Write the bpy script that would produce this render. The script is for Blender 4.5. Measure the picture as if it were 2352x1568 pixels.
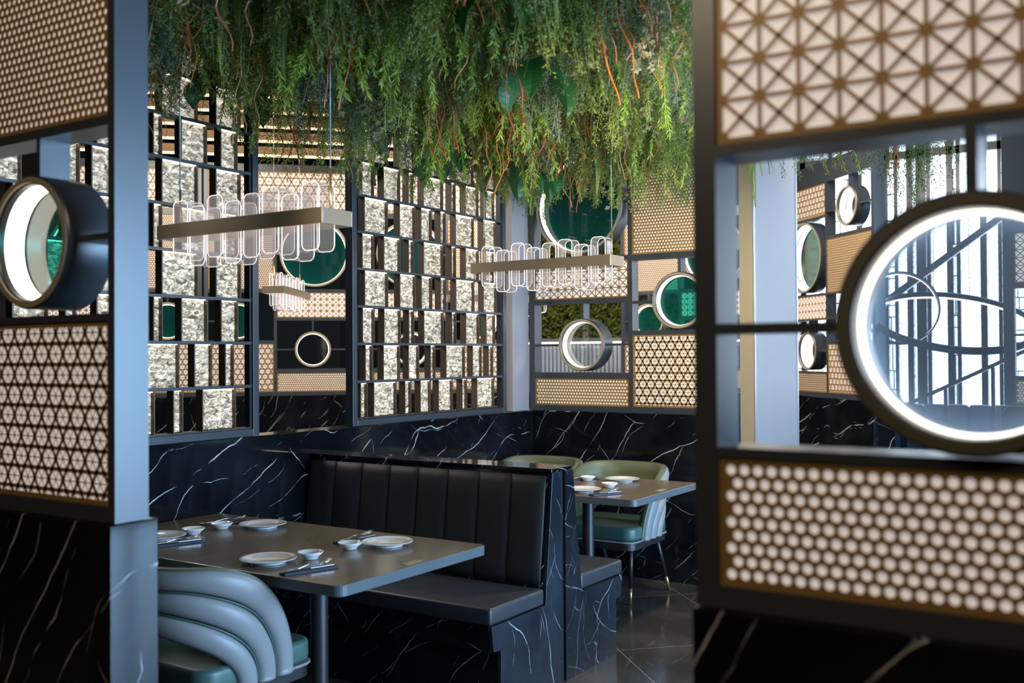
import bpy, math, random
from mathutils import Vector, Matrix, noise, Euler

for o in list(bpy.data.objects):
    bpy.data.objects.remove(o)
S = bpy.context.scene
COL = S.collection
R = math.radians

# ------------------------------------------------------------------ camera
YAW, PIT, ROL = 0.577334, 0.0128388, -0.00634835
fwd = Vector((-math.sin(YAW)*math.cos(PIT), math.cos(YAW)*math.cos(PIT), math.sin(PIT)))
rgt = fwd.cross(Vector((0, 0, 1))).normalized()
up = rgt.cross(fwd)
r2 = math.cos(ROL)*rgt + math.sin(ROL)*up
u2 = -math.sin(ROL)*rgt + math.cos(ROL)*up
cam = bpy.data.cameras.new('camera')
camo = bpy.data.objects.new('camera', cam)
COL.objects.link(camo)
m = Matrix((r2, u2, -fwd)).transposed().to_4x4()
m.translation = (0, 0, 1.5)
camo.matrix_world = m
cam.sensor_width = 36
cam.lens = 2323.1/2352*36
cam.clip_start = 0.05
cam.dof.use_dof = True
cam.dof.focus_distance = 5.3
cam.dof.aperture_fstop = 2.8
S.camera = camo

# ------------------------------------------------------------------ exposure
S.view_settings.view_transform = 'Standard'
S.view_settings.look = 'None'
S.view_settings.exposure = 0.0
S.view_settings.gamma = 1
S.view_settings.use_curve_mapping = False
S.cycles.max_bounces = 7
S.cycles.diffuse_bounces = 3
S.cycles.glossy_bounces = 4
S.cycles.transmission_bounces = 6
S.cycles.transparent_max_bounces = 24
S.cycles.sample_clamp_indirect = 4
S.cycles.caustics_reflective = False
S.cycles.caustics_refractive = False

# ------------------------------------------------------------------ world
W = bpy.data.worlds.new('world')
S.world = W
W.use_nodes = True
W.node_tree.nodes['Background'].inputs[0].default_value = (0.72, 0.86, 1.0, 1)
W.node_tree.nodes['Background'].inputs[1].default_value = 2.2


def area(name, loc, target, sx, sy, power, color):
    l = bpy.data.lights.new(name, 'AREA')
    l.shape = 'RECTANGLE'
    l.size = sx
    l.size_y = sy
    l.energy = power
    l.color = color
    o = bpy.data.objects.new(name, l)
    o.location = loc
    d = Vector(target) - Vector(loc)
    o.rotation_euler = d.to_track_quat('-Z', 'Y').to_euler()
    COL.objects.link(o)
    return o


BLUE = (0.44, 0.69, 1.0)
# daylight entering through the windows of the right wall and the far wall
area('window_daylight', (4.15, 4.3, 1.48), (0, 4.3, 1.3), 5.2, 2.8, 1250, BLUE)
# added warm spots without fixtures, out of view, brightening booth and back screens
for px_, tx, tz in ((-2.1, -3.2, 1.5), (-1.2, -2.8, 1.8)):
    l = bpy.data.lights.new('booth_fill', 'SPOT')
    l.spot_size = R(44)
    l.spot_blend = 0.8
    l.shadow_soft_size = 0.08
    l.energy = 130
    l.color = (1.0, 0.84, 0.6)
    o = bpy.data.objects.new('booth_fill', l)
    o.location = (px_, 1.75, 2.25)
    o.rotation_euler = (Vector((tx, 6.1, tz-0.1))-Vector(o.location)).to_track_quat('-Z', 'Y').to_euler()
    COL.objects.link(o)
l = bpy.data.lights.new('greenery_fill', 'SPOT')  # unseen spot added behind the right post to brighten the foliage
l.spot_size = R(48)
l.spot_blend = 0.9
l.shadow_soft_size = 0.1
l.energy = 180
l.color = (1.0, 0.93, 0.78)
o = bpy.data.objects.new('greenery_fill', l)
o.location = (-0.9, 2.3, 1.95)
o.rotation_euler = (Vector((-2.9, 5.6, 2.75))-Vector(o.location)).to_track_quat('-Z', 'Y').to_euler()
COL.objects.link(o)
area('floor_fill', (-1.75, 5.0, 2.4), (-2.4, 5.3, 0), 0.2, 0.2, 26, (1.0, 0.84, 0.6))  # small lamp without fixture, added to put a warm pool on the floor
area('far_window_daylight', (-0.6, 11.3, 2.0), (-0.6, 0, 1.9), 5.6, 3.0, 420, (0.78, 0.88, 1.0))
# warm ceiling downlights of the room
WARM = (1.0, 0.80, 0.55)
area('entrance_downlight', (-1.5, -0.7, 3.1), (-1.8, 1.5, 1.6), 1.0, 0.5, 18, WARM)
area('entrance_downlight', (0.7, -0.3, 3.1), (0.0, 1.5, 1.5), 1.0, 0.5, 11, WARM)
area('lounge_downlight', (-6.2, 4.2, 3.6), (-6.2, 5.5, 1.0), 1.6, 1.6, 130, (1.0, 0.93, 0.84))
area('lounge_downlight', (-4.6, 7.6, 3.6), (-5.0, 8.0, 1.0), 1.6, 1.6, 120, (1.0, 0.93, 0.84))
area('lounge_downlight', (-2.3, 7.4, 3.6), (-2.6, 8.6, 1.2), 1.2, 1.2, 80, (1.0, 0.93, 0.84))

# ------------------------------------------------------------------ materials
MATS = {}


def newmat(name):
    mt = bpy.data.materials.new(name)
    mt.use_nodes = True
    nt = mt.node_tree
    nt.nodes.clear()
    out = nt.nodes.new('ShaderNodeOutputMaterial')
    MATS[name] = mt
    return mt, nt, out


def N(nt, t, **kw):
    n = nt.nodes.new(t)
    for k, v in kw.items():
        if k.startswith('i_'):
            n.inputs[int(k[2:])].default_value = v
        else:
            setattr(n, k, v)
    return n


def L(nt, a, b):
    nt.links.new(a, b)


def principled(nt, out, col, rough=0.5, metal=0.0, spec=0.5, coat=0.0):
    b = N(nt, 'ShaderNodeBsdfPrincipled')
    if len(col) == 3:
        col = (*col, 1)
    b.inputs['Base Color'].default_value = col
    b.inputs['Roughness'].default_value = rough
    b.inputs['Metallic'].default_value = metal
    b.inputs['Specular IOR Level'].default_value = spec
    b.inputs['Coat Weight'].default_value = coat
    L(nt, b.outputs[0], out.inputs[0])
    return b


def noise_bump(nt, b, scale, dist, strength=0.5, detail=3):
    tc = N(nt, 'ShaderNodeTexCoord')
    nz = N(nt, 'ShaderNodeTexNoise')
    nz.inputs['Scale'].default_value = scale
    nz.inputs['Detail'].default_value = detail
    L(nt, tc.outputs['Object'], nz.inputs['Vector'])
    bp = N(nt, 'ShaderNodeBump')
    bp.inputs['Strength'].default_value = strength
    bp.inputs['Distance'].default_value = dist
    L(nt, nz.outputs['Fac'], bp.inputs['Height'])
    L(nt, bp.outputs[0], b.inputs['Normal'])
    return nz


def simple(name, col, rough=0.5, metal=0.0, spec=0.5, bump=None, var=0.0, coat=0.0):
    mt, nt, out = newmat(name)
    b = principled(nt, out, col, rough, metal, spec, coat)
    if bump:
        nz = noise_bump(nt, b, bump[0], bump[1])
    if var:
        tc = N(nt, 'ShaderNodeTexCoord')
        nz = N(nt, 'ShaderNodeTexNoise')
        nz.inputs['Scale'].default_value = 6
        nz.inputs['Detail'].default_value = 5
        L(nt, tc.outputs['Object'], nz.inputs['Vector'])
        hs = N(nt, 'ShaderNodeMapRange')
        hs.inputs['To Min'].default_value = 1-var
        hs.inputs['To Max'].default_value = 1+var
        L(nt, nz.outputs['Fac'], hs.inputs['Value'])
        mx = N(nt, 'ShaderNodeMix', data_type='RGBA', blend_type='MULTIPLY')
        mx.inputs[0].default_value = 1
        mx.inputs[6].default_value = (*col, 1)
        L(nt, hs.outputs[0], mx.inputs[7])
        L(nt, mx.outputs[2], b.inputs['Base Color'])
    return mt


def emis(name, col, strength):
    mt, nt, out = newmat(name)
    e = N(nt, 'ShaderNodeEmission')
    e.inputs[0].default_value = (*col, 1)
    e.inputs[1].default_value = strength
    L(nt, e.outputs[0], out.inputs[0])
    return mt


def glow_plastic(name, col, strength):
    mt, nt, out = newmat(name)
    b = principled(nt, out, col, 0.35)
    b.inputs['Emission Color'].default_value = (*col, 1)
    b.inputs['Emission Strength'].default_value = strength
    return mt


simple('steel', (0.042, 0.048, 0.056), 0.30, 0.1, spec=0.7, bump=(350, 0.0004))
simple('steel_brown', (0.10, 0.065, 0.045), 0.5, 0.2)
simple('steel_light', (0.35, 0.37, 0.4), 0.35, 0.5)
simple('steel_black', (0.018, 0.018, 0.02), 0.4)
simple('bronze', (0.32, 0.185, 0.058), 0.42, 0.2, bump=(400, 0.0003))
simple('beam_bronze', (0.42, 0.34, 0.24), 0.30, 0.75)
simple('rim_dark', (0.10, 0.09, 0.065), 0.4, 0.2)
simple('brass', (0.55, 0.36, 0.14), 0.3, 0.8)
simple('champagne', (0.40, 0.33, 0.22), 0.45, 0.3)
simple('chrome', (0.75, 0.77, 0.8), 0.14, 1.0)
simple('porcelain', (0.80, 0.80, 0.80), 0.12, coat=0.4)
simple('napkin_blue', (0.06, 0.08, 0.14), 0.8, bump=(900, 0.0006))
simple('sauce', (0.16, 0.12, 0.03), 0.2)
simple('leather_black', (0.018, 0.0165, 0.0155), 0.6, bump=(500, 0.0006))
simple('leather_seat', (0.035, 0.038, 0.045), 0.4, bump=(500, 0.0006))
simple('leather_pale', (0.27, 0.265, 0.265), 0.42, bump=(450, 0.0006))
simple('leather_teal', (0.06, 0.12, 0.10), 0.38, bump=(450, 0.0006))
simple('leather_olive', (0.12, 0.15, 0.085), 0.40, bump=(450, 0.0006))
simple('leather_navy', (0.05, 0.12, 0.25), 0.45, bump=(450, 0.0006))
simple('white_panel', (0.27, 0.245, 0.25), 0.5, var=0.03)
simple('table_edge', (0.10, 0.12, 0.13), 0.35, var=0.15)
simple('plaster_dark', (0.08, 0.072, 0.065), 0.9)
simple('plaster_warm', (0.25, 0.2, 0.15), 0.9)
simple('ceiling_black', (0.012, 0.012, 0.012), 0.95)
simple('cable_grey', (0.45, 0.45, 0.45), 0.4, 0.5)
simple('stem_green', (0.03, 0.05, 0.012), 0.7)
simple('fluted_grey', (0.38, 0.42, 0.48), 0.5)
simple('wood_slat', (0.35, 0.2, 0.09), 0.6)
simple('orange_leather', (0.35, 0.06, 0.015), 0.45)
glow_plastic('diffuser', (0.90, 0.82, 0.77), 0.46)
emis('led_warm', (1.0, 0.90, 0.74), 3.2)
emis('led_soft', (1.0, 0.92, 0.76), 4.0)
emis('led_orange', (1.0, 0.68, 0.36), 3.0)
emis('lamp_glow', (1.0, 0.95, 0.85), 5.0)


def leafmat(name, c1, c2, trans=0.35):
    mt, nt, out = newmat(name)
    oi = N(nt, 'ShaderNodeObjectInfo')
    tc = N(nt, 'ShaderNodeTexCoord')
    nz = N(nt, 'ShaderNodeTexNoise')
    nz.inputs['Scale'].default_value = 14
    L(nt, tc.outputs['Object'], nz.inputs['Vector'])
    ad = N(nt, 'ShaderNodeMath', operation='MULTIPLY_ADD')
    L(nt, nz.outputs['Fac'], ad.inputs[0])
    ad.inputs[1].default_value = 0.7
    mu = N(nt, 'ShaderNodeMath', operation='MULTIPLY_ADD')
    L(nt, oi.outputs['Random'], mu.inputs[0])
    mu.inputs[1].default_value = 0.7
    mu.inputs[2].default_value = -0.2
    L(nt, mu.outputs[0], ad.inputs[2])
    mx = N(nt, 'ShaderNodeMix', data_type='RGBA')
    L(nt, ad.outputs[0], mx.inputs[0])
    mx.inputs[6].default_value = (*c1, 1)
    mx.inputs[7].default_value = (*c2, 1)
    b = N(nt, 'ShaderNodeBsdfPrincipled')
    b.inputs['Roughness'].default_value = 0.42
    L(nt, mx.outputs[2], b.inputs['Base Color'])
    t = N(nt, 'ShaderNodeBsdfTranslucent')
    L(nt, mx.outputs[2], t.inputs[0])
    ms = N(nt, 'ShaderNodeMixShader')
    ms.inputs[0].default_value = trans
    L(nt, b.outputs[0], ms.inputs[1])
    L(nt, t.outputs[0], ms.inputs[2])
    L(nt, ms.outputs[0], out.inputs[0])


leafmat('leaf_dark', (0.06, 0.078, 0.02), (0.20, 0.24, 0.06))
leafmat('leaf_mid', (0.13, 0.17, 0.03), (0.40, 0.46, 0.09))
leafmat('leaf_bright', (0.20, 0.33, 0.035), (0.55, 0.68, 0.11))
leafmat('leaf_grey', (0.09, 0.13, 0.075), (0.26, 0.32, 0.19))
leafmat('leaf_pale', (0.30, 0.26, 0.11), (0.55, 0.46, 0.24))
leafmat('tendril_red', (0.25, 0.05, 0.015), (0.62, 0.20, 0.04), 0.15)
leafmat('leaf_broad', (0.01, 0.07, 0.02), (0.03, 0.16, 0.04), 0.2)


def marble(name, d, base, vein, rough=0.08, scale=1.0, thick=0.012, vein_amt=1.0, tile=None, cloud=None, joint=(0.25, 0.22, 0.19)):
    mt, nt, out = newmat(name)
    b = principled(nt, out, base, rough)
    tc = N(nt, 'ShaderNodeTexCoord')
    d = Vector(d).normalized()

    def dot(v, k):
        n = N(nt, 'ShaderNodeVectorMath', operation='DOT_PRODUCT')
        L(nt, tc.outputs['Object'], n.inputs[0])
        n.inputs[1].default_value = v*k
        return n.outputs['Value']

    def layer(nv, kw, kslow, th, off, detail, mscale, mlo, mhi):
        # thin straight veins: the field varies fast along nv and slowly across it
        nv = Vector(nv).normalized()
        s1 = nv.cross(Vector((0.31, -0.77, 0.12))).normalized()
        s2 = nv.cross(s1)
        jt = N(nt, 'ShaderNodeTexNoise')
        jt.inputs['Scale'].default_value = 9
        jt.inputs['Detail'].default_value = 3
        L(nt, tc.outputs['Object'], jt.inputs['Vector'])
        ja = N(nt, 'ShaderNodeMath', operation='MULTIPLY_ADD')
        L(nt, jt.outputs['Fac'], ja.inputs[0])
        ja.inputs[1].default_value = 0.03*kw
        L(nt, dot(nv, kw), ja.inputs[2])
        cb = N(nt, 'ShaderNodeVectorMath', operation='SCALE')
        L(nt, tc.outputs['Object'], cb.inputs[0])
        cb.inputs['Scale'].default_value = kslow*2.4
        va = N(nt, 'ShaderNodeVectorMath', operation='ADD')
        L(nt, cb.outputs[0], va.inputs[0])
        va.inputs[1].default_value = (off, off*1.7, off*0.3)
        nz = N(nt, 'ShaderNodeTexNoise')
        nz.inputs['Scale'].default_value = 1
        nz.inputs['Detail'].default_value = detail
        L(nt, va.outputs[0], nz.inputs['Vector'])
        wob = N(nt, 'ShaderNodeMath', operation='MULTIPLY_ADD')
        L(nt, nz.outputs['Fac'], wob.inputs[0])
        wob.inputs[1].default_value = 2.2
        L(nt, ja.outputs[0], wob.inputs[2])
        frc = N(nt, 'ShaderNodeMath', operation='FRACT')
        L(nt, wob.outputs[0], frc.inputs[0])
        s = N(nt, 'ShaderNodeMath', operation='SUBTRACT')
        L(nt, frc.outputs[0], s.inputs[0])
        s.inputs[1].default_value = 0.5
        a = N(nt, 'ShaderNodeMath', operation='ABSOLUTE')
        L(nt, s.outputs[0], a.inputs[0])
        mr = N(nt, 'ShaderNodeMapRange')
        mr.inputs['From Min'].default_value = 0
        mr.inputs['From Max'].default_value = th
        mr.inputs['To Min'].default_value = 1
        mr.inputs['To Max'].default_value = 0
        L(nt, a.outputs[0], mr.inputs['Value'])
        n2 = N(nt, 'ShaderNodeTexNoise')
        n2.inputs['Scale'].default_value = mscale
        n2.inputs['Detail'].default_value = 3
        va2 = N(nt, 'ShaderNodeVectorMath', operation='ADD')
        L(nt, tc.outputs['Object'], va2.inputs[0])
        va2.inputs[1].default_value = (off*3, 0, off)
        L(nt, va2.outputs[0], n2.inputs['Vector'])
        m2 = N(nt, 'ShaderNodeMapRange')
        m2.inputs['From Min'].default_value = mlo
        m2.inputs['From Max'].default_value = mhi
        L(nt, n2.outputs['Fac'], m2.inputs['Value'])
        mu = N(nt, 'ShaderNodeMath', operation='MULTIPLY')
        L(nt, mr.outputs[0], mu.inputs[0])
        L(nt, m2.outputs[0], mu.inputs[1])
        return mu.outputs[0]
    v1 = layer(d, 4.6*scale, 0.5*scale, thick*1.9, 3.1, 1.0, 5*scale, 0.46, 0.62)
    v2 = layer(d, 7.3*scale, 1.0*scale, thick*1.5, 11.7, 1.0, 8*scale, 0.48, 0.66)
    v3 = layer(d.cross(Vector((0.45, -0.5, 0.2))), 3.0*scale, 0.5*scale, thick*0.7, 5.3, 1.0, 5*scale, 0.50, 0.66)
    mx0 = N(nt, 'ShaderNodeMath', operation='MAXIMUM')
    L(nt, v1, mx0.inputs[0])
    L(nt, v3, mx0.inputs[1])
    v1 = mx0.outputs[0]
    mxm = N(nt, 'ShaderNodeMath', operation='MAXIMUM')
    L(nt, v1, mxm.inputs[0])
    L(nt, v2, mxm.inputs[1])
    sc = N(nt, 'ShaderNodeMath', operation='MULTIPLY')
    L(nt, mxm.outputs[0], sc.inputs[0])
    sc.inputs[1].default_value = vein_amt
    n3 = N(nt, 'ShaderNodeTexNoise')
    n3.inputs['Scale'].default_value = 3
    n3.inputs['Detail'].default_value = 6
    L(nt, tc.outputs['Object'], n3.inputs['Vector'])
    m3 = N(nt, 'ShaderNodeMapRange')
    m3.inputs['From Min'].default_value = 0.45
    m3.inputs['From Max'].default_value = 0.75
    L(nt, n3.outputs['Fac'], m3.inputs['Value'])
    c0 = N(nt, 'ShaderNodeMix', data_type='RGBA')
    L(nt, m3.outputs[0], c0.inputs[0])
    c0.inputs[6].default_value = (*base, 1)
    c0.inputs[7].default_value = (*(cloud or tuple(x*2.0+0.004 for x in base)), 1)
    c1 = N(nt, 'ShaderNodeMix', data_type='RGBA')
    L(nt, sc.outputs[0], c1.inputs[0])
    L(nt, c0.outputs[2], c1.inputs[6])
    c1.inputs[7].default_value = (*vein, 1)
    last = c1.outputs[2]
    if tile:
        # straight joints: list of (direction, spacing, offset)
        for dv, sp, of, wd in tile:
            n = N(nt, 'ShaderNodeVectorMath', operation='DOT_PRODUCT')
            L(nt, tc.outputs['Object'], n.inputs[0])
            n.inputs[1].default_value = Vector(dv).normalized()
            pp = N(nt, 'ShaderNodeMath', operation='SUBTRACT')
            L(nt, n.outputs['Value'], pp.inputs[0])
            pp.inputs[1].default_value = of - sp/2
            w = N(nt, 'ShaderNodeMath', operation='FLOORED_MODULO')
            L(nt, pp.outputs[0], w.inputs[0])
            w.inputs[1].default_value = sp
            cmpn = N(nt, 'ShaderNodeMath', operation='COMPARE')
            L(nt, w.outputs[0], cmpn.inputs[0])
            cmpn.inputs[1].default_value = sp/2
            cmpn.inputs[2].default_value = wd
            c2 = N(nt, 'ShaderNodeMix', data_type='RGBA')
            L(nt, cmpn.outputs[0], c2.inputs[0])
            L(nt, last, c2.inputs[6])
            c2.inputs[7].default_value = (*joint, 1)
            last = c2.outputs[2]
    L(nt, last, b.inputs['Base Color'])
    return mt


VD = (-1.1, -0.61, 1)
marble('marble', VD, (0.004, 0.0045, 0.006), (0.75, 0.76, 0.74), 0.07, thick=0.0075)
marble('marble_end', (-0.6, 1, 0.5), (0.012, 0.016, 0.022), (0.62, 0.68, 0.72), 0.16, scale=1.2, thick=0.0075, cloud=(0.03, 0.04, 0.055))
marble('floor_marble', (1, 0.25, 0), (0.055, 0.048, 0.042), (0.20, 0.18, 0.15), 0.16, scale=1.2, thick=0.02, vein_amt=0.6,
       tile=[((1, 1, 0), 0.745, 1.582, 0.0018), ((-1, 1, 0), 1.05, 4.92, 0.0018)], cloud=(0.10, 0.09, 0.075), joint=(0.42, 0.36, 0.30))
marble('table_stone', (1, 0.4, 0), (0.18, 0.142, 0.10), (0.30, 0.25, 0.19), 0.2, scale=0.8, thick=0.006, vein_amt=0.5, cloud=(0.18, 0.15, 0.115))


def glassy(name, tint, gloss=0.10, grough=0.03, white=0.0, wcol=(1, 1, 1), glow=0.0, ribs=None):
    mt, nt, out = newmat(name)
    t = N(nt, 'ShaderNodeBsdfTransparent')
    t.inputs[0].default_value = (*tint, 1)
    g = N(nt, 'ShaderNodeBsdfGlossy')
    g.inputs['Roughness'].default_value = grough
    fr = N(nt, 'ShaderNodeFresnel')
    fr.inputs[0].default_value = 1.5
    mu = N(nt, 'ShaderNodeMath', operation='ADD')
    mu.use_clamp = True
    L(nt, fr.outputs[0], mu.inputs[0])
    mu.inputs[1].default_value = gloss - 0.04
    if gloss <= 0.02:
        mu.operation = 'MULTIPLY'
        mu.inputs[1].default_value = 0.3 if ribs else (0.6 if tint[0] < 0.1 else 0.15)
    ms = N(nt, 'ShaderNodeMixShader')
    L(nt, mu.outputs[0], ms.inputs[0])
    L(nt, t.outputs[0], ms.inputs[1])
    L(nt, g.outputs[0], ms.inputs[2])
    last = ms.outputs[0]
    if white > 0:
        if ribs:
            df = N(nt, 'ShaderNodeEmission')
            df.inputs[0].default_value = (*wcol, 1)
            df.inputs[1].default_value = glow
        else:
            df = N(nt, 'ShaderNodeBsdfPrincipled')
            df.inputs['Base Color'].default_value = (*wcol, 1)
        m2 = N(nt, 'ShaderNodeMixShader')
        m2.inputs[0].default_value = white
        if ribs:
            tc = N(nt, 'ShaderNodeTexCoord')
            wv = N(nt, 'ShaderNodeTexWave')
            wv.bands_direction = ribs[0]
            wv.inputs['Scale'].default_value = ribs[1]
            L(nt, tc.outputs['Object'], wv.inputs['Vector'])
            mr = N(nt, 'ShaderNodeMapRange')
            mr.inputs['To Min'].default_value = white*0.35
            mr.inputs['To Max'].default_value = white*1.9
            L(nt, wv.outputs['Fac'], mr.inputs['Value'])
            L(nt, mr.outputs[0], m2.inputs[0])
        L(nt, last, m2.inputs[1])
        L(nt, df.outputs[0], m2.inputs[2])
        last = m2.outputs[0]
    L(nt, last, out.inputs[0])
    return mt


glassy('glass_clear', (0.90, 0.95, 0.98), 0.08)
glassy('glass_teal', (0.02, 0.34, 0.32), 0.0, 0.03, white=0.07, wcol=(0.01, 0.42, 0.40))
glassy('tube_glass', (0.98, 0.97, 0.97), 0.0, 0.1, white=0.075, wcol=(1.0, 0.92, 0.88), glow=0.95, ribs=('Y', 60))
glow_plastic('tube_edge', (1.0, 0.93, 0.90), 0.9)

# rough cast glass block; ramp paints highlights and crevice shade, emission the LED glow
mt, nt, out = newmat('glass_block')
b = principled(nt, out, (0.7, 0.68, 0.6), 0.22, 0.0, 0.6)
tc = N(nt, 'ShaderNodeTexCoord')
mp = N(nt, 'ShaderNodeMapping')
mp.inputs['Scale'].default_value = (1, 0.8, 1.6)
mp.inputs['Rotation'].default_value = (0.6, 0, 0)
L(nt, tc.outputs['Object'], mp.inputs[0])
nz = N(nt, 'ShaderNodeTexNoise')
nz.inputs['Scale'].default_value = 22
nz.inputs['Detail'].default_value = 5
nz.inputs['Roughness'].default_value = 0.62
nz.inputs['Distortion'].default_value = 0.6
L(nt, mp.outputs[0], nz.inputs['Vector'])
bp = N(nt, 'ShaderNodeBump')
bp.inputs['Strength'].default_value = 1.0
bp.inputs['Distance'].default_value = 0.022
L(nt, nz.outputs['Fac'], bp.inputs['Height'])
L(nt, bp.outputs[0], b.inputs['Normal'])
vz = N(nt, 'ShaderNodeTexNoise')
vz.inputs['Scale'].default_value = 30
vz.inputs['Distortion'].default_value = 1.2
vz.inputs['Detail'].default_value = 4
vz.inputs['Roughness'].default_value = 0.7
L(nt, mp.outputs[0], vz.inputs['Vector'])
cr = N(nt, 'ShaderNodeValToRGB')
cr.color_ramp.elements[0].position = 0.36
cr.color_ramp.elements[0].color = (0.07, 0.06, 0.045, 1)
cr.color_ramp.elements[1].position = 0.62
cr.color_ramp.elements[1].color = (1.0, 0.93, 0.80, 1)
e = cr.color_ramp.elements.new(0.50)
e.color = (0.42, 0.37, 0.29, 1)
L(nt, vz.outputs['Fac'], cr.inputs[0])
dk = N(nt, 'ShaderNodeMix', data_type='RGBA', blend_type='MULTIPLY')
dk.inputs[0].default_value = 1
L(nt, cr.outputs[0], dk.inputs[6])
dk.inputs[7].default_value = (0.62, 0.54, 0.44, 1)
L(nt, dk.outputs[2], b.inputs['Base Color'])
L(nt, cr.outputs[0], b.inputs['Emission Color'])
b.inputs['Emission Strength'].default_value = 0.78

# bright frosted window glass (daylight shining through)
mt, nt, out = newmat('window_frosted')
tr = N(nt, 'ShaderNodeBsdfTranslucent')
tr.inputs[0].default_value = (0.85, 0.9, 0.95, 1)
tp = N(nt, 'ShaderNodeBsdfTransparent')
ms = N(nt, 'ShaderNodeMixShader')
tc = N(nt, 'ShaderNodeTexCoord')
nz = N(nt, 'ShaderNodeTexNoise')
nz.inputs['Scale'].default_value = 45
nz.inputs['Detail'].default_value = 3
L(nt, tc.outputs['Object'], nz.inputs['Vector'])
mr = N(nt, 'ShaderNodeMapRange')
mr.inputs['From Min'].default_value = 0.4
mr.inputs['From Max'].default_value = 0.6
mr.inputs['To Min'].default_value = 0.25
mr.inputs['To Max'].default_value = 0.95
L(nt, nz.outputs['Fac'], mr.inputs['Value'])
L(nt, mr.outputs[0], ms.inputs[0])
L(nt, tr.outputs[0], ms.inputs[1])
L(nt, tp.outputs[0], ms.inputs[2])
L(nt, ms.outputs[0], out.inputs[0])


# ------------------------------------------------------------------ mesh builder
class MB:
    def __init__(s, M=None):
        s.v = []
        s.f = []
        s.M = M or Matrix()
        s.mi = []
        s.cm = 0

    def add(s, vs, fs):
        n = len(s.v)
        for p in vs:
            s.v.append(tuple(s.M @ Vector(p)))
        for f in fs:
            s.f.append(tuple(i+n for i in f))
            s.mi.append(s.cm)

    def box(s, x0, x1, y0, y1, z0, z1):
        s.add([(x0, y0, z0), (x1, y0, z0), (x1, y1, z0), (x0, y1, z0), (x0, y0, z1), (x1, y0, z1), (x1, y1, z1), (x0, y1, z1)],
              [(0, 3, 2, 1), (4, 5, 6, 7), (0, 1, 5, 4), (1, 2, 6, 5), (2, 3, 7, 6), (3, 0, 4, 7)])

    def prism(s, poly, a0, a1, axis=2):
        """extrude a 2-D polygon along an axis; poly gives the other two coordinates in order"""
        n = len(poly)

        def P(p, a):
            if axis == 2:
                return (p[0], p[1], a)
            if axis == 0:
                return (a, p[0], p[1])
            return (p[0], a, p[1])
        vs = [P(p, a0) for p in poly] + [P(p, a1) for p in poly]
        fs = [tuple(range(n)), tuple(range(2*n-1, n-1, -1))]
        for i in range(n):
            j = (i+1) % n
            fs.append((i, i+n, j+n, j))
        s.add(vs, fs)

    def lathe(s, prof, c=(0, 0, 0), seg=32, axis=2):
        vs, fs = [], []
        n = len(prof)
        for k in range(seg):
            a = 2*math.pi*k/seg
            ca, sa = math.cos(a), math.sin(a)
            for r, z in prof:
                if axis == 2:
                    vs.append((c[0]+r*ca, c[1]+r*sa, c[2]+z))
                elif axis == 1:
                    vs.append((c[0]+r*ca, c[1]+z, c[2]+r*sa))
                else:
                    vs.append((c[0]+z, c[1]+r*ca, c[2]+r*sa))
        for k in range(seg):
            k2 = (k+1) % seg
            for i in range(n-1):
                fs.append((k*n+i, k2*n+i, k2*n+i+1, k*n+i+1))
        s.add(vs, fs)

    def tube(s, pts, rad, seg=8, caps=True, flat=None):
        pts = [Vector(p) for p in pts]
        vs, fs = [], []
        n = len(pts)
        t0 = (pts[1]-pts[0]).normalized()
        ref = Vector((0, 0, 1)) if abs(t0.z) < 0.9 else Vector((1, 0, 0))
        a = t0.cross(ref).normalized()
        for i, p in enumerate(pts):
            t = (pts[min(i+1, n-1)]-pts[max(i-1, 0)]).normalized()
            a = (a - t*a.dot(t)).normalized()
            bb = t.cross(a)
            r = rad[i] if isinstance(rad, (list, tuple)) else rad
            for k in range(seg):
                an = 2*math.pi*k/seg
                vs.append(p + a*(r*math.cos(an)) + bb*(r*math.sin(an)*(flat or 1)))
        for i in range(n-1):
            for k in range(seg):
                k2 = (k+1) % seg
                fs.append((i*seg+k, i*seg+k2, (i+1)*seg+k2, (i+1)*seg+k))
        if caps:
            fs.append(tuple(range(seg-1, -1, -1)))
            fs.append(tuple((n-1)*seg+k for k in range(seg)))
        s.add(vs, fs)

    def build(s, name, mat, parent=None, smooth=False, bevel=0, loc=None, mats=None, seg=2):
        me = bpy.data.meshes.new(name)
        me.from_pydata(s.v, [], s.f)
        for x in (mats or [mat]):
            me.materials.append(MATS[x])
        if mats:
            me.polygons.foreach_set('material_index', s.mi)
        if smooth:
            me.polygons.foreach_set('use_smooth', [True]*len(me.polygons))
        me.update()
        o = bpy.data.objects.new(name, me)
        COL.objects.link(o)
        if parent:
            o.parent = parent
        if loc:
            o.location = loc
        if bevel:
            bm = o.modifiers.new('bevel', 'BEVEL')
            bm.width = bevel
            bm.segments = seg
            bm.limit_method = 'ANGLE'
            bm.angle_limit = R(40)
        return o


def tag(o, label=None, cat=None, group=None, kind=None):
    if label:
        o['label'] = label
    if cat:
        o['category'] = cat
    if group:
        o['group'] = group
    if kind:
        o['kind'] = kind
    return o


def thing(name, label, cat, loc=(0, 0, 0), rz=0, group=None):
    o = bpy.data.objects.new(name, None)
    o.empty_display_size = 0.1
    COL.objects.link(o)
    o.location = loc
    o.rotation_euler = (0, 0, rz)
    return tag(o, label, cat, group)


def children(o):
    return [c for c in bpy.data.objects if c.parent == o]


def copy_tree(o, parent=None, kids=None):
    if kids is None:
        kids = {}
        for c in bpy.data.objects:
            if c.parent:
                kids.setdefault(c.parent.name, []).append(c)
    c = o.copy()
    COL.objects.link(c)
    if parent:
        c.parent = parent
    for ch in kids.get(o.name, []):
        copy_tree(ch, c, kids)
    return c


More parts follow.
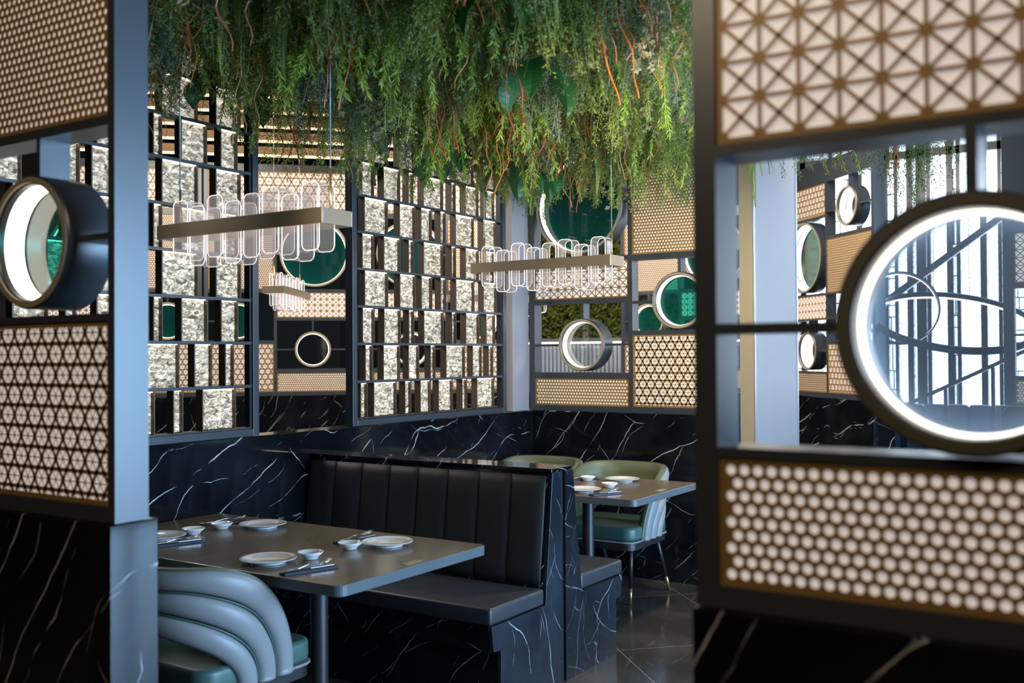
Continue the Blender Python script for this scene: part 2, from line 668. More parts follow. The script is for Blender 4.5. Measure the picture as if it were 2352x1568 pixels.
def frame_matrix(origin, ang):
    """local x = along the wall, local y = into depth (away from viewer), z up"""
    return Matrix.Translation(origin) @ Matrix.Rotation(ang, 4, 'Z')


# ------------------------------------------------------------------ room shell
def structure(name, mb, mat, **k):
    lab = k.pop('label', None)
    o = mb.build(name, mat, **k)
    tag(o, kind='structure')
    if lab:
        o['label'] = lab
    return o


mb = MB(); mb.box(-12, 4.0, -3.2, 13, -0.1, 0)
structure('floor', mb, 'floor_marble', label='dark veined marble floor with thin pale diagonal joints')
mb = MB(); mb.box(-12, 4.0, -3.2, 13, 4.3, 4.4)
structure('ceiling', mb, 'ceiling_black', label='black ceiling of the restaurant hall')
mb = MB(); mb.box(-4.0, 2.4, 1.62, 6.4, 3.08, 3.14)
structure('trim_1', mb, 'ceiling_black', label='dropped black ceiling panel that carries the hanging greenery')
mb = MB(); mb.box(-12, 4.0, -3.3, -3.2, 0, 4.3)
structure('wall_rear', mb, 'plaster_dark', label='dark wall behind the viewer')
mb = MB(); mb.box(-12.1, -12, -3.3, 13.1, 0, 4.3)
structure('wall_left', mb, 'plaster_dark', label='dark outer wall far to the left')
mb = MB()
for a, bq in ((-3.2, 1.7), (6.9, 13)):
    mb.box(4.0, 4.1, a, bq, 0, 4.3)
mb.box(4.0, 4.1, 1.7, 6.9, 0, 0.05)
mb.box(4.0, 4.1, 1.7, 6.9, 2.9, 4.3)
structure('wall_right', mb, 'plaster_dark', label='dark right hand wall with the daylight window')
wn = thing('window_1', 'steel framed window in the right hand wall', 'window')
wn['kind'] = 'structure'
del wn['category']
mb = MB()
for i in range(7):
    y = 1.7 + i*5.2/6
    mb.box(4.0, 4.06, y-0.02, y+0.02, 0.05, 2.9)
mb.box(4.0, 4.06, 1.7, 6.9, 0.05, 0.09)
mb.box(4.0, 4.06, 1.7, 6.9, 2.86, 2.9)
mb.build('window_frame', 'steel', wn)
mb = MB(); mb.box(4.02, 4.026, 1.7, 6.9, 0.05, 2.9)
mb.build('window_pane', 'glass_clear', wn)
mb = MB()
mb.box(-12, -3.6, 13, 13.1, 0, 4.3)
mb.box(2.4, 4, 13, 13.1, 0, 4.3)
structure('wall_back', mb, 'plaster_dark', label='dark wall at the far end of the hall')

# marble half walls
TOPZ = 1.10


def halfwall(name, x0, x1, y0, y1, label, M=None):
    mb = MB(M)
    mb.box(x0, x1, y0, y1, 0, TOPZ)
    return structure(name, mb, 'marble', label=label, bevel=0.003)


halfwall('wall_front_left', -6.0, -2.112, 1.49, 1.628, 'low black marble wall under the near left screen')
halfwall('wall_front_right', -0.636, 3.9, 1.49, 1.628, 'low black marble wall under the near right screen')
halfwall('wall_booth_left', -3.99, -3.842, 1.66, 6.15, 'black white-veined marble half wall along the left of the booths')
halfwall('wall_booth_back', -3.99, -2.372, 6.152, 6.30, 'black marble half wall at the back of the booths')

# ------------------------------------------------------------------ lattice patterns
def pat_dots(mb, u0, u1, z0, z1, pitch, rowh, r, seg=12, y=0.0, t=0.003, margin=0.010, rot=False):
    """plate of staggered round holes built from hexagonal cells; rot turns the stagger by 90 degrees"""
    A0, A1, B0, B1 = (z0, z1, u0, u1) if rot else (u0, u1, z0, z1)

    def P(a, b_, yy=y):
        return (b_, yy, a) if rot else (a, yy, b_)
    a0, a1, b0, b1 = A0+margin, A1-margin, B0+margin, B1-margin
    nr = max(2, round((b1-b0-2*r)/rowh)+1)
    h = (b1-b0-2*r-0.002)/(nr-1)
    nc = max(2, round((a1-a0-2*r)/pitch)+1)
    p = (a1-a0-2*r-0.002)/(nc-1)
    hexv = [(p/2, h/3), (0, 2*h/3), (-p/2, h/3), (-p/2, -h/3), (0, -2*h/3), (p/2, -h/3)]
    cang = [math.atan2(c[1], c[0]) % (2*math.pi) for c in hexv]
    ang = [2*math.pi*(k+0.5)/seg for k in range(seg)]
    circ = [(math.cos(a)*r, math.sin(a)*r) for a in ang]
    rim = []
    for a in ang:
        c, s_ = math.cos(a), math.sin(a)
        best = 9
        for i in range(6):
            (x0, y0), (x1, y1) = hexv[i], hexv[(i+1) % 6]
            nx, ny = y1-y0, x0-x1
            d = nx*x0+ny*y0
            q = nx*c+ny*s_
            if abs(q) > 1e-12 and d/q > 0:
                best = min(best, d/q)
        rim.append((c*best, s_*best))
    template = []
    for k in range(seg):
        k2 = (k+1) % seg
        f = [k, seg+k]
        lo, hi = ang[k], ang[k2] + (2*math.pi if k2 == 0 else 0)
        for ci in range(6):
            if lo < cang[ci] < hi or lo < cang[ci]+2*math.pi < hi:
                f.append(2*seg+ci)
        f += [seg+k2, k2]
        template.append(tuple(f))
    for j in range(-1, nr+1):
        cb = b0+r+0.001+j*h
        off = 0.5 if j % 2 else 0.0
        for i in range(-1, nc+1):
            ca = a0+r+0.001+(i+off)*p
            inside = 0 <= j < nr and ca-r > a0-1e-4 and ca+r < a1+1e-4
            if inside:
                vs = [P(ca+c[0], cb+c[1]) for c in circ] + [P(ca+c[0], cb+c[1]) for c in rim] + [P(ca+c[0], cb+c[1]) for c in hexv]
                base = len(vs)
                vs += [P(ca+c[0], cb+c[1], y+t) for c in circ]
                fs = list(template)
                for k in range(seg):
                    k2 = (k+1) % seg
                    fs.append((k, k2, base+k2, base+k))
                mb.add(vs, fs)
            else:
                vs = [P(min(max(ca+c[0], A0), A1), min(max(cb+c[1], B0), B1)) for c in hexv]
                if max(v[0] for v in vs)-min(v[0] for v in vs) > 1e-5 and max(v[2] for v in vs)-min(v[2] for v in vs) > 1e-5:
                    mb.add(vs, [tuple(range(6))])
    # raised plain border
    m_ = margin*0.75
    border(mb, u0, u1, z0, z1, m_, y-0.0012, t)


def clipseg(p, q, u0, u1, z0, z1):
    t0, t1 = 0.0, 1.0
    dx, dz = q[0]-p[0], q[1]-p[1]
    for pp, qq in ((-dx, p[0]-u0), (dx, u1-p[0]), (-dz, p[1]-z0), (dz, z1-p[1])):
        if abs(pp) < 1e-9:
            if qq < 0:
                return None
        else:
            r = qq/pp
            if pp < 0:
                t0 = max(t0, r)
            else:
                t1 = min(t1, r)
    if t0 >= t1:
        return None
    return (p[0]+dx*t0, p[1]+dz*t0), (p[0]+dx*t1, p[1]+dz*t1)


def bar(mb, p, q, w, y, t, rect):
    c = clipseg(p, q, *rect)
    if not c:
        return
    p, q = c
    dx, dz = q[0]-p[0], q[1]-p[1]
    l = math.hypot(dx, dz)
    if l < w*0.3:
        return
    nx, nz = -dz/l*w/2, dx/l*w/2
    poly = [(p[0]+nx, p[1]+nz), (p[0]-nx, p[1]-nz), (q[0]-nx, q[1]-nz), (q[0]+nx, q[1]+nz)]
    vs = [(a, y, b_) for a, b_ in poly] + [(a, y+t, b_) for a, b_ in poly]
    mb.add(vs, [(0, 1, 2, 3), (0, 4, 5, 1), (2, 6, 7, 3)])


def border(mb, u0, u1, z0, z1, m_, y, t):
    mb.box(u0, u1, y, y+t, z0, z0+m_)
    mb.box(u0, u1, y, y+t, z1-m_, z1)
    mb.box(u0, u0+m_, y, y+t, z0+m_, z1-m_)
    mb.box(u1-m_, u1, y, y+t, z0+m_, z1-m_)


def pat_star(mb, u0, u1, z0, z1, pitch, w, y=0.0, t=0.003, margin=0.010):
    border(mb, u0, u1, z0, z1, margin, y, t)
    a0, a1, b0, b1 = u0+margin, u1-margin, z0+margin, z1-margin
    nc = max(2, round((a1-a0)/pitch))
    nr = max(1, round((b1-b0)/pitch))
    pu, pz = (a1-a0)/nc, (b1-b0)/nr
    rc = (a0, a1, b0, b1)
    for i in range(1, nc):
        bar(mb, (a0+i*pu, b0), (a0+i*pu, b1), w, y, t, rc)
    for j in range(1, nr):
        bar(mb, (a0, b0+j*pz), (a1, b0+j*pz), w, y, t, rc)
    for i in range(nc):
        for j in range(nr):
            p = (a0+i*pu, b0+j*pz)
            q = (p[0]+pu, p[1]+pz)
            bar(mb, p, q, w, y, t, rc)
            bar(mb, (p[0], q[1]), (q[0], p[1]), w, y, t, rc)
    rr = w*1.75
    for i in range(nc+1):
        for j in range(nr+1):
            c = (a0+i*pu, b0+j*pz)
            pts = []
            for k in range(10):
                a = 2*math.pi*k/10
                pts.append((min(max(c[0]+rr*math.cos(a), a0), a1), y-0.0003, min(max(c[1]+rr*math.sin(a), b0), b1)))
            mb.add(pts, [tuple(range(10))])


def pat_hex(mb, u0, u1, z0, z1, s_, w, ws, y=0.0, t=0.003, margin=0.012):
    """triangle/hexagon lattice: thick bars in three directions plus thin spokes in the hexagons"""
    border(mb, u0, u1, z0, z1, margin, y, t)
    rc = (u0+margin, u1-margin, z0+margin, z1-margin)
    cu, cz = u0+margin, z0+margin
    Wd, H = u1-u0, z1-z0
    D = Wd+H+1
    h = s_*math.sqrt(3)/2
    # hexagons of side s_, centres on a triangular grid of spacing 2*s_ ; kagome lines are h away from centres
    rows = int(H/(2*h))+3
    for j in range(-1, rows+1):
        z = cz + j*2*h + h*0.5
        bar(mb, (u0-1, z), (u1+1, z), w, y, t, rc)
    for sg in (1, -1):
        dx, dz = math.cos(R(60)), sg*math.sin(R(60))
        nn = int(D/(2*h))+4
        nx, nz = dz, -dx
        for k in range(-nn, nn):
            o0 = (cu + nx*((2*k+1)*h), cz + h*1.5 + nz*((2*k+1)*h))
            bar(mb, (o0[0]-dx*9, o0[1]-dz*9), (o0[0]+dx*9, o0[1]+dz*9), w, y, t, rc)
    # hexagon centres: midway between horizontal lines
    for j in range(-1, rows+1):
        z = cz + j*2*h + h*0.5 + h
        for i in range(-2, int(Wd/(2*s_))+3):
            u = cu + i*2*s_ + (j % 2)*s_
            u += 0.0
            for k in range(3):
                a = R(60*k)
                bar(mb, (u-math.cos(a)*s_, z-math.sin(a)*s_), (u+math.cos(a)*s_, z+math.sin(a)*s_), ws, y, t, rc)


def ring_unit(par, M, cu, cz, ro, ri, cell, glass, ydep=(-0.03, 0.10), connect=('L', 'R', 'T'), name='porthole_ring', seg=64, led=(0.026, 0.054), rim='champagne'):
    y0, y1 = ydep
    mb = MB(M)
    mb.lathe([(ri+0.004, y0+0.006), (ri+0.006, y0), (ri+0.016, y0), (ri+0.017, y0+0.004), (ro-0.004, y0+0.004), (ro, y0+0.008), (ro, y1), (ri, y1), (ri, y0+0.01), (ri+0.004, y0+0.006)],
             (cu, 0, cz), seg, 1)
    rg = mb.build(name, 'steel_black', par, smooth=False, mats=['steel', 'steel'])
    for p in rg.data.polygons:
        p.use_smooth = True
    md = rg.modifiers.new('edge', 'EDGE_SPLIT')
    md.split_angle = R(35)
    mb = MB(M)
    mb.lathe([(ri+0.003, y0-0.001), (ri+0.018, y0-0.001), (ri+0.018, y0+0.003), (ri+0.003, y0+0.003), (ri+0.003, y0-0.001)], (cu, 0, cz), seg, 1)
    mb.build('ring_rim', rim, rg, smooth=False)
    if led:
        mb = MB(M)
        yl = y0+led[0]
        mb.lathe([(ri-0.0005, yl), (ri-0.004, yl+0.002), (ri-0.004, yl+led[1]-0.002), (ri-0.0005, yl+led[1])], (cu, 0, cz), seg, 1)
        mb.build('light_strip', 'led_warm', rg, smooth=True)
    if glass:
        mb = MB(M)
        mb.lathe([(0.0001, y0+led[0]+led[1]+0.004), (ri-0.001, y0+led[0]+led[1]+0.004), (ri-0.001, y0+led[0]+led[1]+0.008), (0.0001, y0+led[0]+led[1]+0.008)], (cu, 0, cz), seg, 1)
        mb.build('glass_pane', glass, rg)
    # connectors
    u0, u1, z0, z1 = cell
    w = 0.008
    ya, yb = 0.0, 0.085
    for k_, bx in (('L', (u0, cu-ro+0.002, ya, yb, cz-w, cz+w)), ('R', (cu+ro-0.002, u1, ya, yb, cz-w, cz+w)),
                   ('T', (cu-w, cu+w, ya, yb, cz+ro-0.002, z1)), ('B', (cu-w, cu+w, ya, yb, z0, cz-ro+0.002))):
        if k_ in connect:
            mb = MB(M)
            mb.box(*bx)
            mb.build('crossbar', 'steel', par)
    return rg


def screen(origin, ang, width, z0, z1, cells, label, depth=0.095, fine=1.0, dseg=10, cat='screen', group=None, mirror=False):
    """decorative steel screen: frame + lattice panels + openings with rings"""
    M = frame_matrix(origin, ang)
    root = thing('decorative_screen', label, cat, group=group)
    if mirror:
        cells2 = []
        for c in cells:
            c = dict(c)
            u0, u1, a, b_ = c['r']
            c['r'] = (width-u1, width-u0, a, b_)
            if 'c' in c:
                c['c'] = (width-c['c'][0], c['c'][1])
            cells2.append(c)
        cells = cells2
    us = sorted({0.0, width} | {x for c in cells for x in c['r'][:2]})
    zs = sorted({z0, z1} | {x for c in cells for x in c['r'][2:]})
    mb = MB(M)

    def covered(u, z):
        return any(c['r'][0] < u < c['r'][1] and c['r'][2] < z < c['r'][3] for c in cells)
    for i in range(len(us)-1):
        j = 0
        while j < len(zs)-1:
            um = (us[i]+us[i+1])/2
            if not covered(um, (zs[j]+zs[j+1])/2):
                k = j
                while k+1 < len(zs)-1 and not covered(um, (zs[k+1]+zs[k+2])/2):
                    k += 1
                mb.box(us[i], us[i+1], 0, depth, zs[j], zs[k+1])
                j = k+1
            else:
                j += 1
    mb.build('screen_frame', 'steel', root)
    for c in cells:
        u0, u1, a, b_ = c['r']
        k = c['k']
        if k in ('dots', 'star', 'hex'):
            mb = MB(M)
            yy = 0.006
            if k == 'dots':
                if c.get('rot'):
                    pat_dots(mb, u0, u1, a, b_, 0.0222, c.get('h', 0.0207), 0.0074, dseg, yy)
                else:
                    pat_dots(mb, u0, u1, a, b_, 0.0219, 0.0205, 0.0080, dseg, yy)
            elif k == 'star':
                pat_star(mb, u0, u1, a, b_, c.get('p', 0.0605), 0.0062, yy)
            else:
                pat_hex(mb, u0, u1, a, b_, 0.0295*c.get('s', 1), 0.0105, 0.0032, yy)
            lp = mb.build('lattice_panel', 'bronze', root)
            mb = MB(M)
            mb.box(u0+0.002, u1-0.002, yy+0.006, yy+0.014, a+0.002, b_-0.002)
            mb.build('light_diffuser', 'diffuser', lp)
            mb = MB(M)
            mb.box(u0, u1, yy+0.016, depth-0.01, a, b_)
            mb.build('back_plate', 'steel_brown', lp)
        elif k == 'ring':
            ring_unit(root, M, c['c'][0], c['c'][1], c['ro'], c['ro']-0.023, c['r'], c.get('g', 'glass_clear'), connect=c.get('con', ('L', 'R', 'T')), ydep=c.get('yd', (-0.03, 0.10)), led=c.get('led', (0.026, 0.054)), rim=c.get('rim', 'champagne'))
    return root


# near left screen: right end post at X=-2.112, front face Y=1.505
WL = 1.50
xl = -2.112-WL
cells_nl = [
    dict(r=(0.04, 0.785, 1.14, 1.33), k='dots'),
    dict(r=(0.04, 0.785, 1.35, 1.82), k='ring', c=(0.41, 1.57), ro=0.18),
    dict(r=(0.04, 0.785, 1.84, 2.10), k='star'),
    dict(r=(0.815, 1.474, 1.141, 1.587), k='hex', s=1.03),
    dict(r=(0.815, 1.474, 1.606, 2.060), k='ring', c=(-2.425-xl, 1.792), ro=0.170, g='glass_teal_pale', con=('R', 'L', 'T')),
    dict(r=(0.815, 1.474, 2.084, 2.75), k='dots', rot=1, h=0.0195),
]
glassy('glass_teal_pale', (0.20, 0.66, 0.60), 0.0, white=0.05, wcol=(0.02, 0.4, 0.36))
glassy('glass_glare', (0.88, 0.94, 1.0), 0.05, white=0.22, wcol=(0.30, 0.50, 0.85))  # clear pane with the blue window glare painted in as a haze
screen((xl, 1.505, 0), 0, WL, 1.102, 2.85, cells_nl, 'near left steel screen with perforated bronze panels and one glowing ring', dseg=14)
# near right screen: left post end at X=-0.634
xr = -0.634
cells_nr = [
    dict(r=(0.037, 0.785, 1.137, 1.337), k='dots'),
    dict(r=(0.037, 0.785, 1.353, 1.810), k='ring', c=(0.407, 1.538), ro=0.181, con=('L', 'R', 'T'), g='glass_glare', led=(0.046, 0.026), rim='rim_dark'),
    dict(r=(0.037, 0.785, 1.827, 2.20), k='star', p=0.059),
    dict(r=(0.815, 1.44, 1.14, 1.6), k='hex'),
    dict(r=(0.815, 1.44, 1.63, 2.1), k='ring', c=(1.13, 1.86), ro=0.18),
    dict(r=(0.815, 1.44, 2.13, 2.75), k='dots', rot=1),
    dict(r=(0.037, 0.785, 2.22, 2.75), k='ring', c=(0.41, 2.48), ro=0.24, g='glass_teal', con=('L', 'R')),
]
screen((xr, 1.505, 0), 0, 1.48, 1.102, 2.85, cells_nr, 'near right steel screen with starburst panel above a huge glowing ring', dseg=18)

# standard module used for the back screens
STD = [
    dict(r=(0.045, 0.79, 1.141, 1.33), k='dots'),
    dict(r=(0.045, 0.79, 1.371, 1.854), k='ring', c=(0.437, 1.564), ro=0.182),
    dict(r=(0.045, 0.79, 1.885, 2.14), k='star'),
    dict(r=(0.045, 0.79, 2.17, 2.90), k='ring', c=(0.42, 2.535), ro=0.345, g='glass_teal', con=('L', 'R')),
    dict(r=(0.82, 1.45, 1.143, 1.626), k='hex'),
    dict(r=(0.82, 1.45, 1.656, 2.131), k='ring', c=(1.165, 1.847), ro=0.188, g='glass_teal_pale', con=('L', 'T')),
    dict(r=(0.82, 1.45, 2.167, 2.90), k='dots', rot=1),
]
screen((-3.860, 6.155, 0), 0, 1.49, 1.102, 3.0, STD, 'back booth screen with teal ring above a starburst panel', dseg=10)
# far 45 degree screens (behind the glass block screens) : line y - x = 14.69
q = math.sqrt(0.5)


def w1pt(u):
    return (q*u - 14.69/2, q*u + 14.69/2, 0)


far_extra = [dict(r=(0.045, 1.45, 2.95, 3.35), k='hex', s=1.5)]
screen(w1pt(-0.166-0.045 - 0.7), R(45), 1.49, 1.102, 3.42, STD+far_extra, 'far angled screen seen between the two glass block screens', dseg=8, mirror=True)
screen(w1pt(0.70), R(45), 1.545, 1.102, 3.42, STD+far_extra, 'far angled screen seen through the second glass block screen', dseg=8)
mb = MB(frame_matrix(w1pt(-5.0), R(45)))
mb.box(0, 7.6, -0.03, 0.12, 0, TOPZ)
structure('wall_far_left', mb, 'marble', label='far black marble half wall set at an angle')
screen(w1pt(-2.42), R(45), 1.49, 1.102, 3.42, STD+far_extra, 'leftmost of the far angled screens', dseg=8)


def w2pt(u):
    return (q*u + 6.47/2, 6.47/2 - q*u, 0)


W2C = [
    dict(r=(0.045, 0.79, 1.143, 1.317), k='dots'),
    dict(r=(0.045, 0.79, 1.33, 1.79), k='ring', c=(0.49, 1.515), ro=0.175),
    dict(r=(0.045, 0.79, 1.802, 2.017), k='star'),
    dict(r=(0.045, 0.79, 2.03, 2.70), k='ring', c=(0.44, 2.37), ro=0.325, g='glass_teal', con=('L', 'R')),
    dict(r=(0.045, 0.79, 2.722, 3.01), k='hex'),
    dict(r=(0.81, 1.53, 1.144, 1.58), k='hex'),
    dict(r=(0.81, 1.53, 1.60, 2.01), k='ring', c=(1.2, 1.80), ro=0.17),
    dict(r=(0.81, 1.53, 2.027, 2.502), k='dots', rot=1),
    dict(r=(0.81, 1.53, 2.53, 3.01), k='ring', c=(1.195, 2.745), ro=0.17),
]
screen(w2pt(-8.985), R(-45), 1.575, 1.102, 3.2, W2C, 'far right angled screen beside the white column', dseg=8)
mb = MB(frame_matrix(w2pt(-9.2), R(-45)))
mb.box(0, 1.80, -0.03, 0.16, 0, TOPZ)
structure('wall_far_right', mb, 'marble', label='angled black marble half wall ending at a grey slab edge')
# far screen beyond the back wall openings
screen((-3.60, 9.85, 0), R(0), 1.49, 1.102, 3.0, STD, 'distant screen seen through the openings of the back booth screen', dseg=8, mirror=True).location.x = -1.4

halfwall('wall_far_back', -5.05, -3.45, 9.84, 9.99, 'distant black marble half wall under the distant screen')

halfwall('wall_window_side', -1.05, 3.0, 8.19, 8.34, 'dark marble half wall in front of the far window')
screen((-1.03, 8.2, 0), 0, 1.49, 1.102, 3.3, [
    dict(r=(0.075, 0.79, 1.12, 1.29), k='dots'),
    dict(r=(0.075, 0.79, 1.32, 1.96), k='ring', c=(0.43, 1.62), ro=0.18),
    dict(r=(0.075, 0.79, 2.0, 2.37), k='star'),
    dict(r=(0.82, 1.44, 1.12, 1.6), k='hex'),
    dict(r=(0.82, 1.44, 1.63, 2.37), k='ring', c=(1.13, 1.95), ro=0.2),
], 'steel screen at the right edge, seen through the huge glowing ring', dseg=8)

# ------------------------------------------------------------------ glass block screens
rnd = random.Random(5)
ROWA = [(4.36, 4.451), (4.548, 4.688), (4.777, 4.815), (4.924, 5.114), (5.212, 5.248), (5.366, 5.505), (5.60, 5.693)]
ROWB = [(4.38, 4.573), (4.694, 4.832), (4.90, 4.995), (5.095, 5.139), (5.258, 5.45), (5.57, 5.713)]
ROWF = [(4.382, 4.432), (4.54, 4.679), (4.772, 4.861), (4.987, 5.025), (5.149, 5.34), (5.44, 5.532), (5.625, 5.667)]
ROWG = [(4.341, 4.386), (4.454, 4.645), (4.737, 4.785), (4.885, 4.976), (5.068, 5.205), (5.32, 5.361), (5.487, 5.677)]
RAILS = [1.350, 1.565, 1.778, 1.991, 2.201, 2.411, 2.611, 2.811]
ROWS = [(1.150, 1.342, ROWG), (1.358, 1.557, ROWF), (1.573, 1.770, ROWA), (1.786, 1.983, ROWB), (1.999, 2.193, ROWA),
        (2.209, 2.403, ROWB), (2.419, 2.603, ROWA), (2.619, 2.803, ROWB), (2.819, 3.0, ROWA)]
Y0 = 4.264
XF = -3.842


def glass_block_mesh(y0, y1, z0, z1, seed):
    mb = MB()
    step = 0.010
    ny = max(3, int((y1-y0)/step))
    nz = max(3, int((z1-z0)/step))
    vs, fs = [], []
    for i in range(ny+1):
        for j in range(nz+1):
            y = y0+(y1-y0)*i/ny
            z = z0+(z1-z0)*j/nz
            e = min(i, ny-i, j, nz-j)
            p = Vector((seed*3.1, y*16+z*6, z*24-y*7))
            h = noise.fractal(p, 0.7, 2.2, 3)*0.012
            x = XF-0.022 + (h if e > 0 else -0.004)
            vs.append((x, y, z))
    for i in range(ny):
        for j in range(nz):
            a = i*(nz+1)+j
            fs.append((a, a+nz+1, a+nz+2, a+1))
    mb.add(vs, fs)
    b0 = XF-0.048
    mb.add([(b0, y0, z0), (b0, y1, z0), (b0, y1, z1), (b0, y0, z1)], [(0, 3, 2, 1)])
    x = XF-0.026
    mb.add([(x, y0, z0), (x, y1, z0), (x, y1, z1), (x, y0, z1), (b0, y0, z0), (b0, y1, z0), (b0, y1, z1), (b0, y0, z1)],
           [(0, 4, 5, 1), (1, 5, 6, 2), (2, 6, 7, 3), (3, 7, 4, 0)])
    for k in range(len(mb.v)):
        v = mb.v[k]
        mb.v[k] = (v[0], v[1]-Y0, v[2])
    return mb


gs = thing('glass_block_screen', 'right one of two steel screens of rough cast glass blocks on marble', 'screen', (0, Y0, 0), group=None)
mb = MB()
wd = 1.565
# outer frame, mitred look: two nested profiles
for (a, c, xx0, xx1) in ((0, 0.038, XF-0.055, XF), ):
    mb.box(xx0, xx1, 0, c, 1.102, 3.03)
    mb.box(xx0, xx1, wd-c, wd, 1.102, 3.03)
    mb.box(xx0, xx1, c, wd-c, 1.102, 1.136)
    mb.box(xx0, xx1, c, wd-c, 2.996, 3.03)
fr = mb.build('screen_frame', 'steel', gs, bevel=0.0015)
mb = MB()
mb.box(XF-0.05, XF-0.012, 0.0381, 0.05, 1.137, 2.995)
mb.box(XF-0.05, XF-0.012, wd-0.05, wd-0.0381, 1.137, 2.995)
mb.box(XF-0.05, XF-0.012, 0.05, wd-0.05, 1.137, 1.147)
mb.build('inner_frame', 'steel_black', gs)
for z in RAILS:
    mb = MB()
    mb.box(XF-0.05, XF-0.002, 0.046, wd-0.046, z-0.0075, z+0.0075)
    mb.build('rail', 'steel', gs, bevel=0.001)
si = 0
for z0, z1, row in ROWS:
    for (a, c) in row:
        gb = glass_block_mesh(a, c, z0, z1, si)
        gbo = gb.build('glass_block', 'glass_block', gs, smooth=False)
        si += 1
        # dark U-shaped holder around each block; its brown side shows from an angle
        pm = MB()
        ya, yb, yc, yd = a-Y0-0.0085, a-Y0-0.0025, c-Y0+0.0025, c-Y0+0.0065
        pm.prism([(ya, z0-0.007), (yd, z0-0.007), (yd, z1+0.007), (yc, z1+0.007), (yc, z0-0.003), (yb, z0-0.003), (yb, z1+0.007), (ya, z1+0.007)], XF-0.052, XF-0.006, 0)
        pm.build('block_holder', 'steel_brown', gs)
        st = MB()
        st.box(XF-0.024, XF-0.012, a-Y0+0.001, c-Y0-0.001, z1-0.003, z1+0.004)
        st.build('light_strip', 'led_soft', gbo)
g2 = copy_tree(gs)
g2.location = (0, Y0-2.262, 0)
g2['label'] = 'left one of two steel screens of rough cast glass blocks, behind the longer table'

# ------------------------------------------------------------------ columns
c = MB(); c.box(-3.975, -3.862, 5.94, 6.15, 1.10, 3.06)
tag(c.build('wall_column', 'white_panel', bevel=0.004), 'slim pale column in the corner between glass screen and back screen', 'column')
cr = thing('wall_column', 'wide pale clad wall return with a bronze front edge, right of the back booths', 'column')
mb = MB(); mb.box(-2.29, -2.199, 6.18, 7.05, 0, 4.3)
mb.build('cladding', 'white_panel', cr)
mb = MB(); mb.box(-2.292, -2.203, 6.168, 6.18, 0, 4.3)
mb.build('front_edge', 'champagne', cr)
for y in (6.168, 7.03):
    mb = MB(); mb.box(-2.203, -2.194, y, y+0.03, 0, 4.3)
    mb.build('corner_trim', 'steel_light', cr, bevel=0.002)

# ------------------------------------------------------------------ banquettes
XA, XB = -3.838, -2.345


def banquette(label, group=None):
    t = thing('banquette', label, 'banquette', (0, 0, 0), group=None)
    body = [(3.505, 0), (3.505, 0.27), (3.452, 0.275), (3.437, 0.385), (3.856, 0.388), (3.93, 0.962), (4.004, 0.962), (4.004, 0)]
    mb = MB(); mb.prism(body, XA, XB-0.022, 0)
    mb.build('marble_base', 'marble', t)
    mb = MB(); mb.prism([(3.503, 0), (3.503, 0.272), (3.450, 0.277), (3.435, 0.383), (3.861, 0.383), (3.9285, 0.9635), (4.004, 0.9635), (4.004, 0)], XB-0.02, XB, 0)
    mb.build('end_panel', 'marble_end', t, bevel=0.0015)
    mb = MB(); mb.box(XA+0.003, XB-0.001, 3.425, 3.853, 0.386, 0.458)
    s = mb.build('seat_cushion', 'leather_seat', t, bevel=0.014, seg=4, smooth=True)
    n = 8
    wdt = (XB-0.03-(XA+0.01))/n
    for i in range(n):
        x0 = XA+0.01+i*wdt
        mb = MB()
        prof = []
        K = 10
        for k in range(K+1):
            a = k/K
            uu = -math.cos(math.pi*a)
            d = 0.014*(1-abs(uu)**5)+0.004
            prof.append((x0+wdt*(uu+1)/2, d))
        J = 12
        vs, fs = [], []
        for j in range(J+1):
            tt = j/J
            z = 0.462+tt*(0.950-0.462)
            yb = 3.866+(z-0.46)*0.120
            edge = 1-abs(2*tt-1)**10
            for (x, d) in prof:
                vs.append((x, yb-0.004-d*(0.25+0.75*edge), z))
        for j in range(J):
            for k in range(K):
                a = j*(K+1)+k
                fs.append((a, a+1, a+K+2, a+K+1))
        nb = len(vs)
        for j in (0, J):
            z = 0.462+(j/J)*(0.950-0.462)
            yb = 3.866+(z-0.46)*0.120
            for (x, d) in prof:
                vs.append((x, yb-0.001, z))
        for k in range(K):
            fs.append((k, nb+k, nb+k+1, k+1))
            a = J*(K+1)+k
            fs.append((a, a+1, nb+K+1+k+1, nb+K+1+k))
        fs.append(tuple([j*(K+1) for j in range(J+1)] + [nb+K+1, nb]))
        fs.append(tuple([j*(K+1)+K for j in range(J, -1, -1)] + [nb+K, nb+2*K+1]))
        mb.add(vs, fs)
        mb.build('backrest_channel', 'leather_black', t, smooth=True)
    return t


b1 = banquette('near black leather banquette with channelled back facing the longer table')
b2 = copy_tree(b1)
b2['label'] = 'far banquette behind the partition, only its blue-lit seat end and slab showing'
# mirror by turning half around its own middle
b2.rotation_euler = (0, 0, math.pi)
b2.location = (XA+XB, 4.004+4.040, 0)
for ch in children(b2):
    if ch.name.startswith('end_panel'):
        ch.location.x = -(XB-XA-0.02)
    if ch.name.startswith('marble_base'):
        ch.location.x = 0.0
mb = MB(); mb.box(XA, XB, 3.920, 4.104, 0.965, 0.982)
tag(mb.build('partition_ledge', 'marble', bevel=0.002), 'polished black marble ledge capping the two back-to-back banquettes', 'ledge')
mb = MB(); mb.box(XA, XB-0.012, 4.0055, 4.0385, 0.0, 0.963)
tag(mb.build('partition_panel', 'steel_black'), 'thin black panel in the gap between the two banquettes', 'panel')


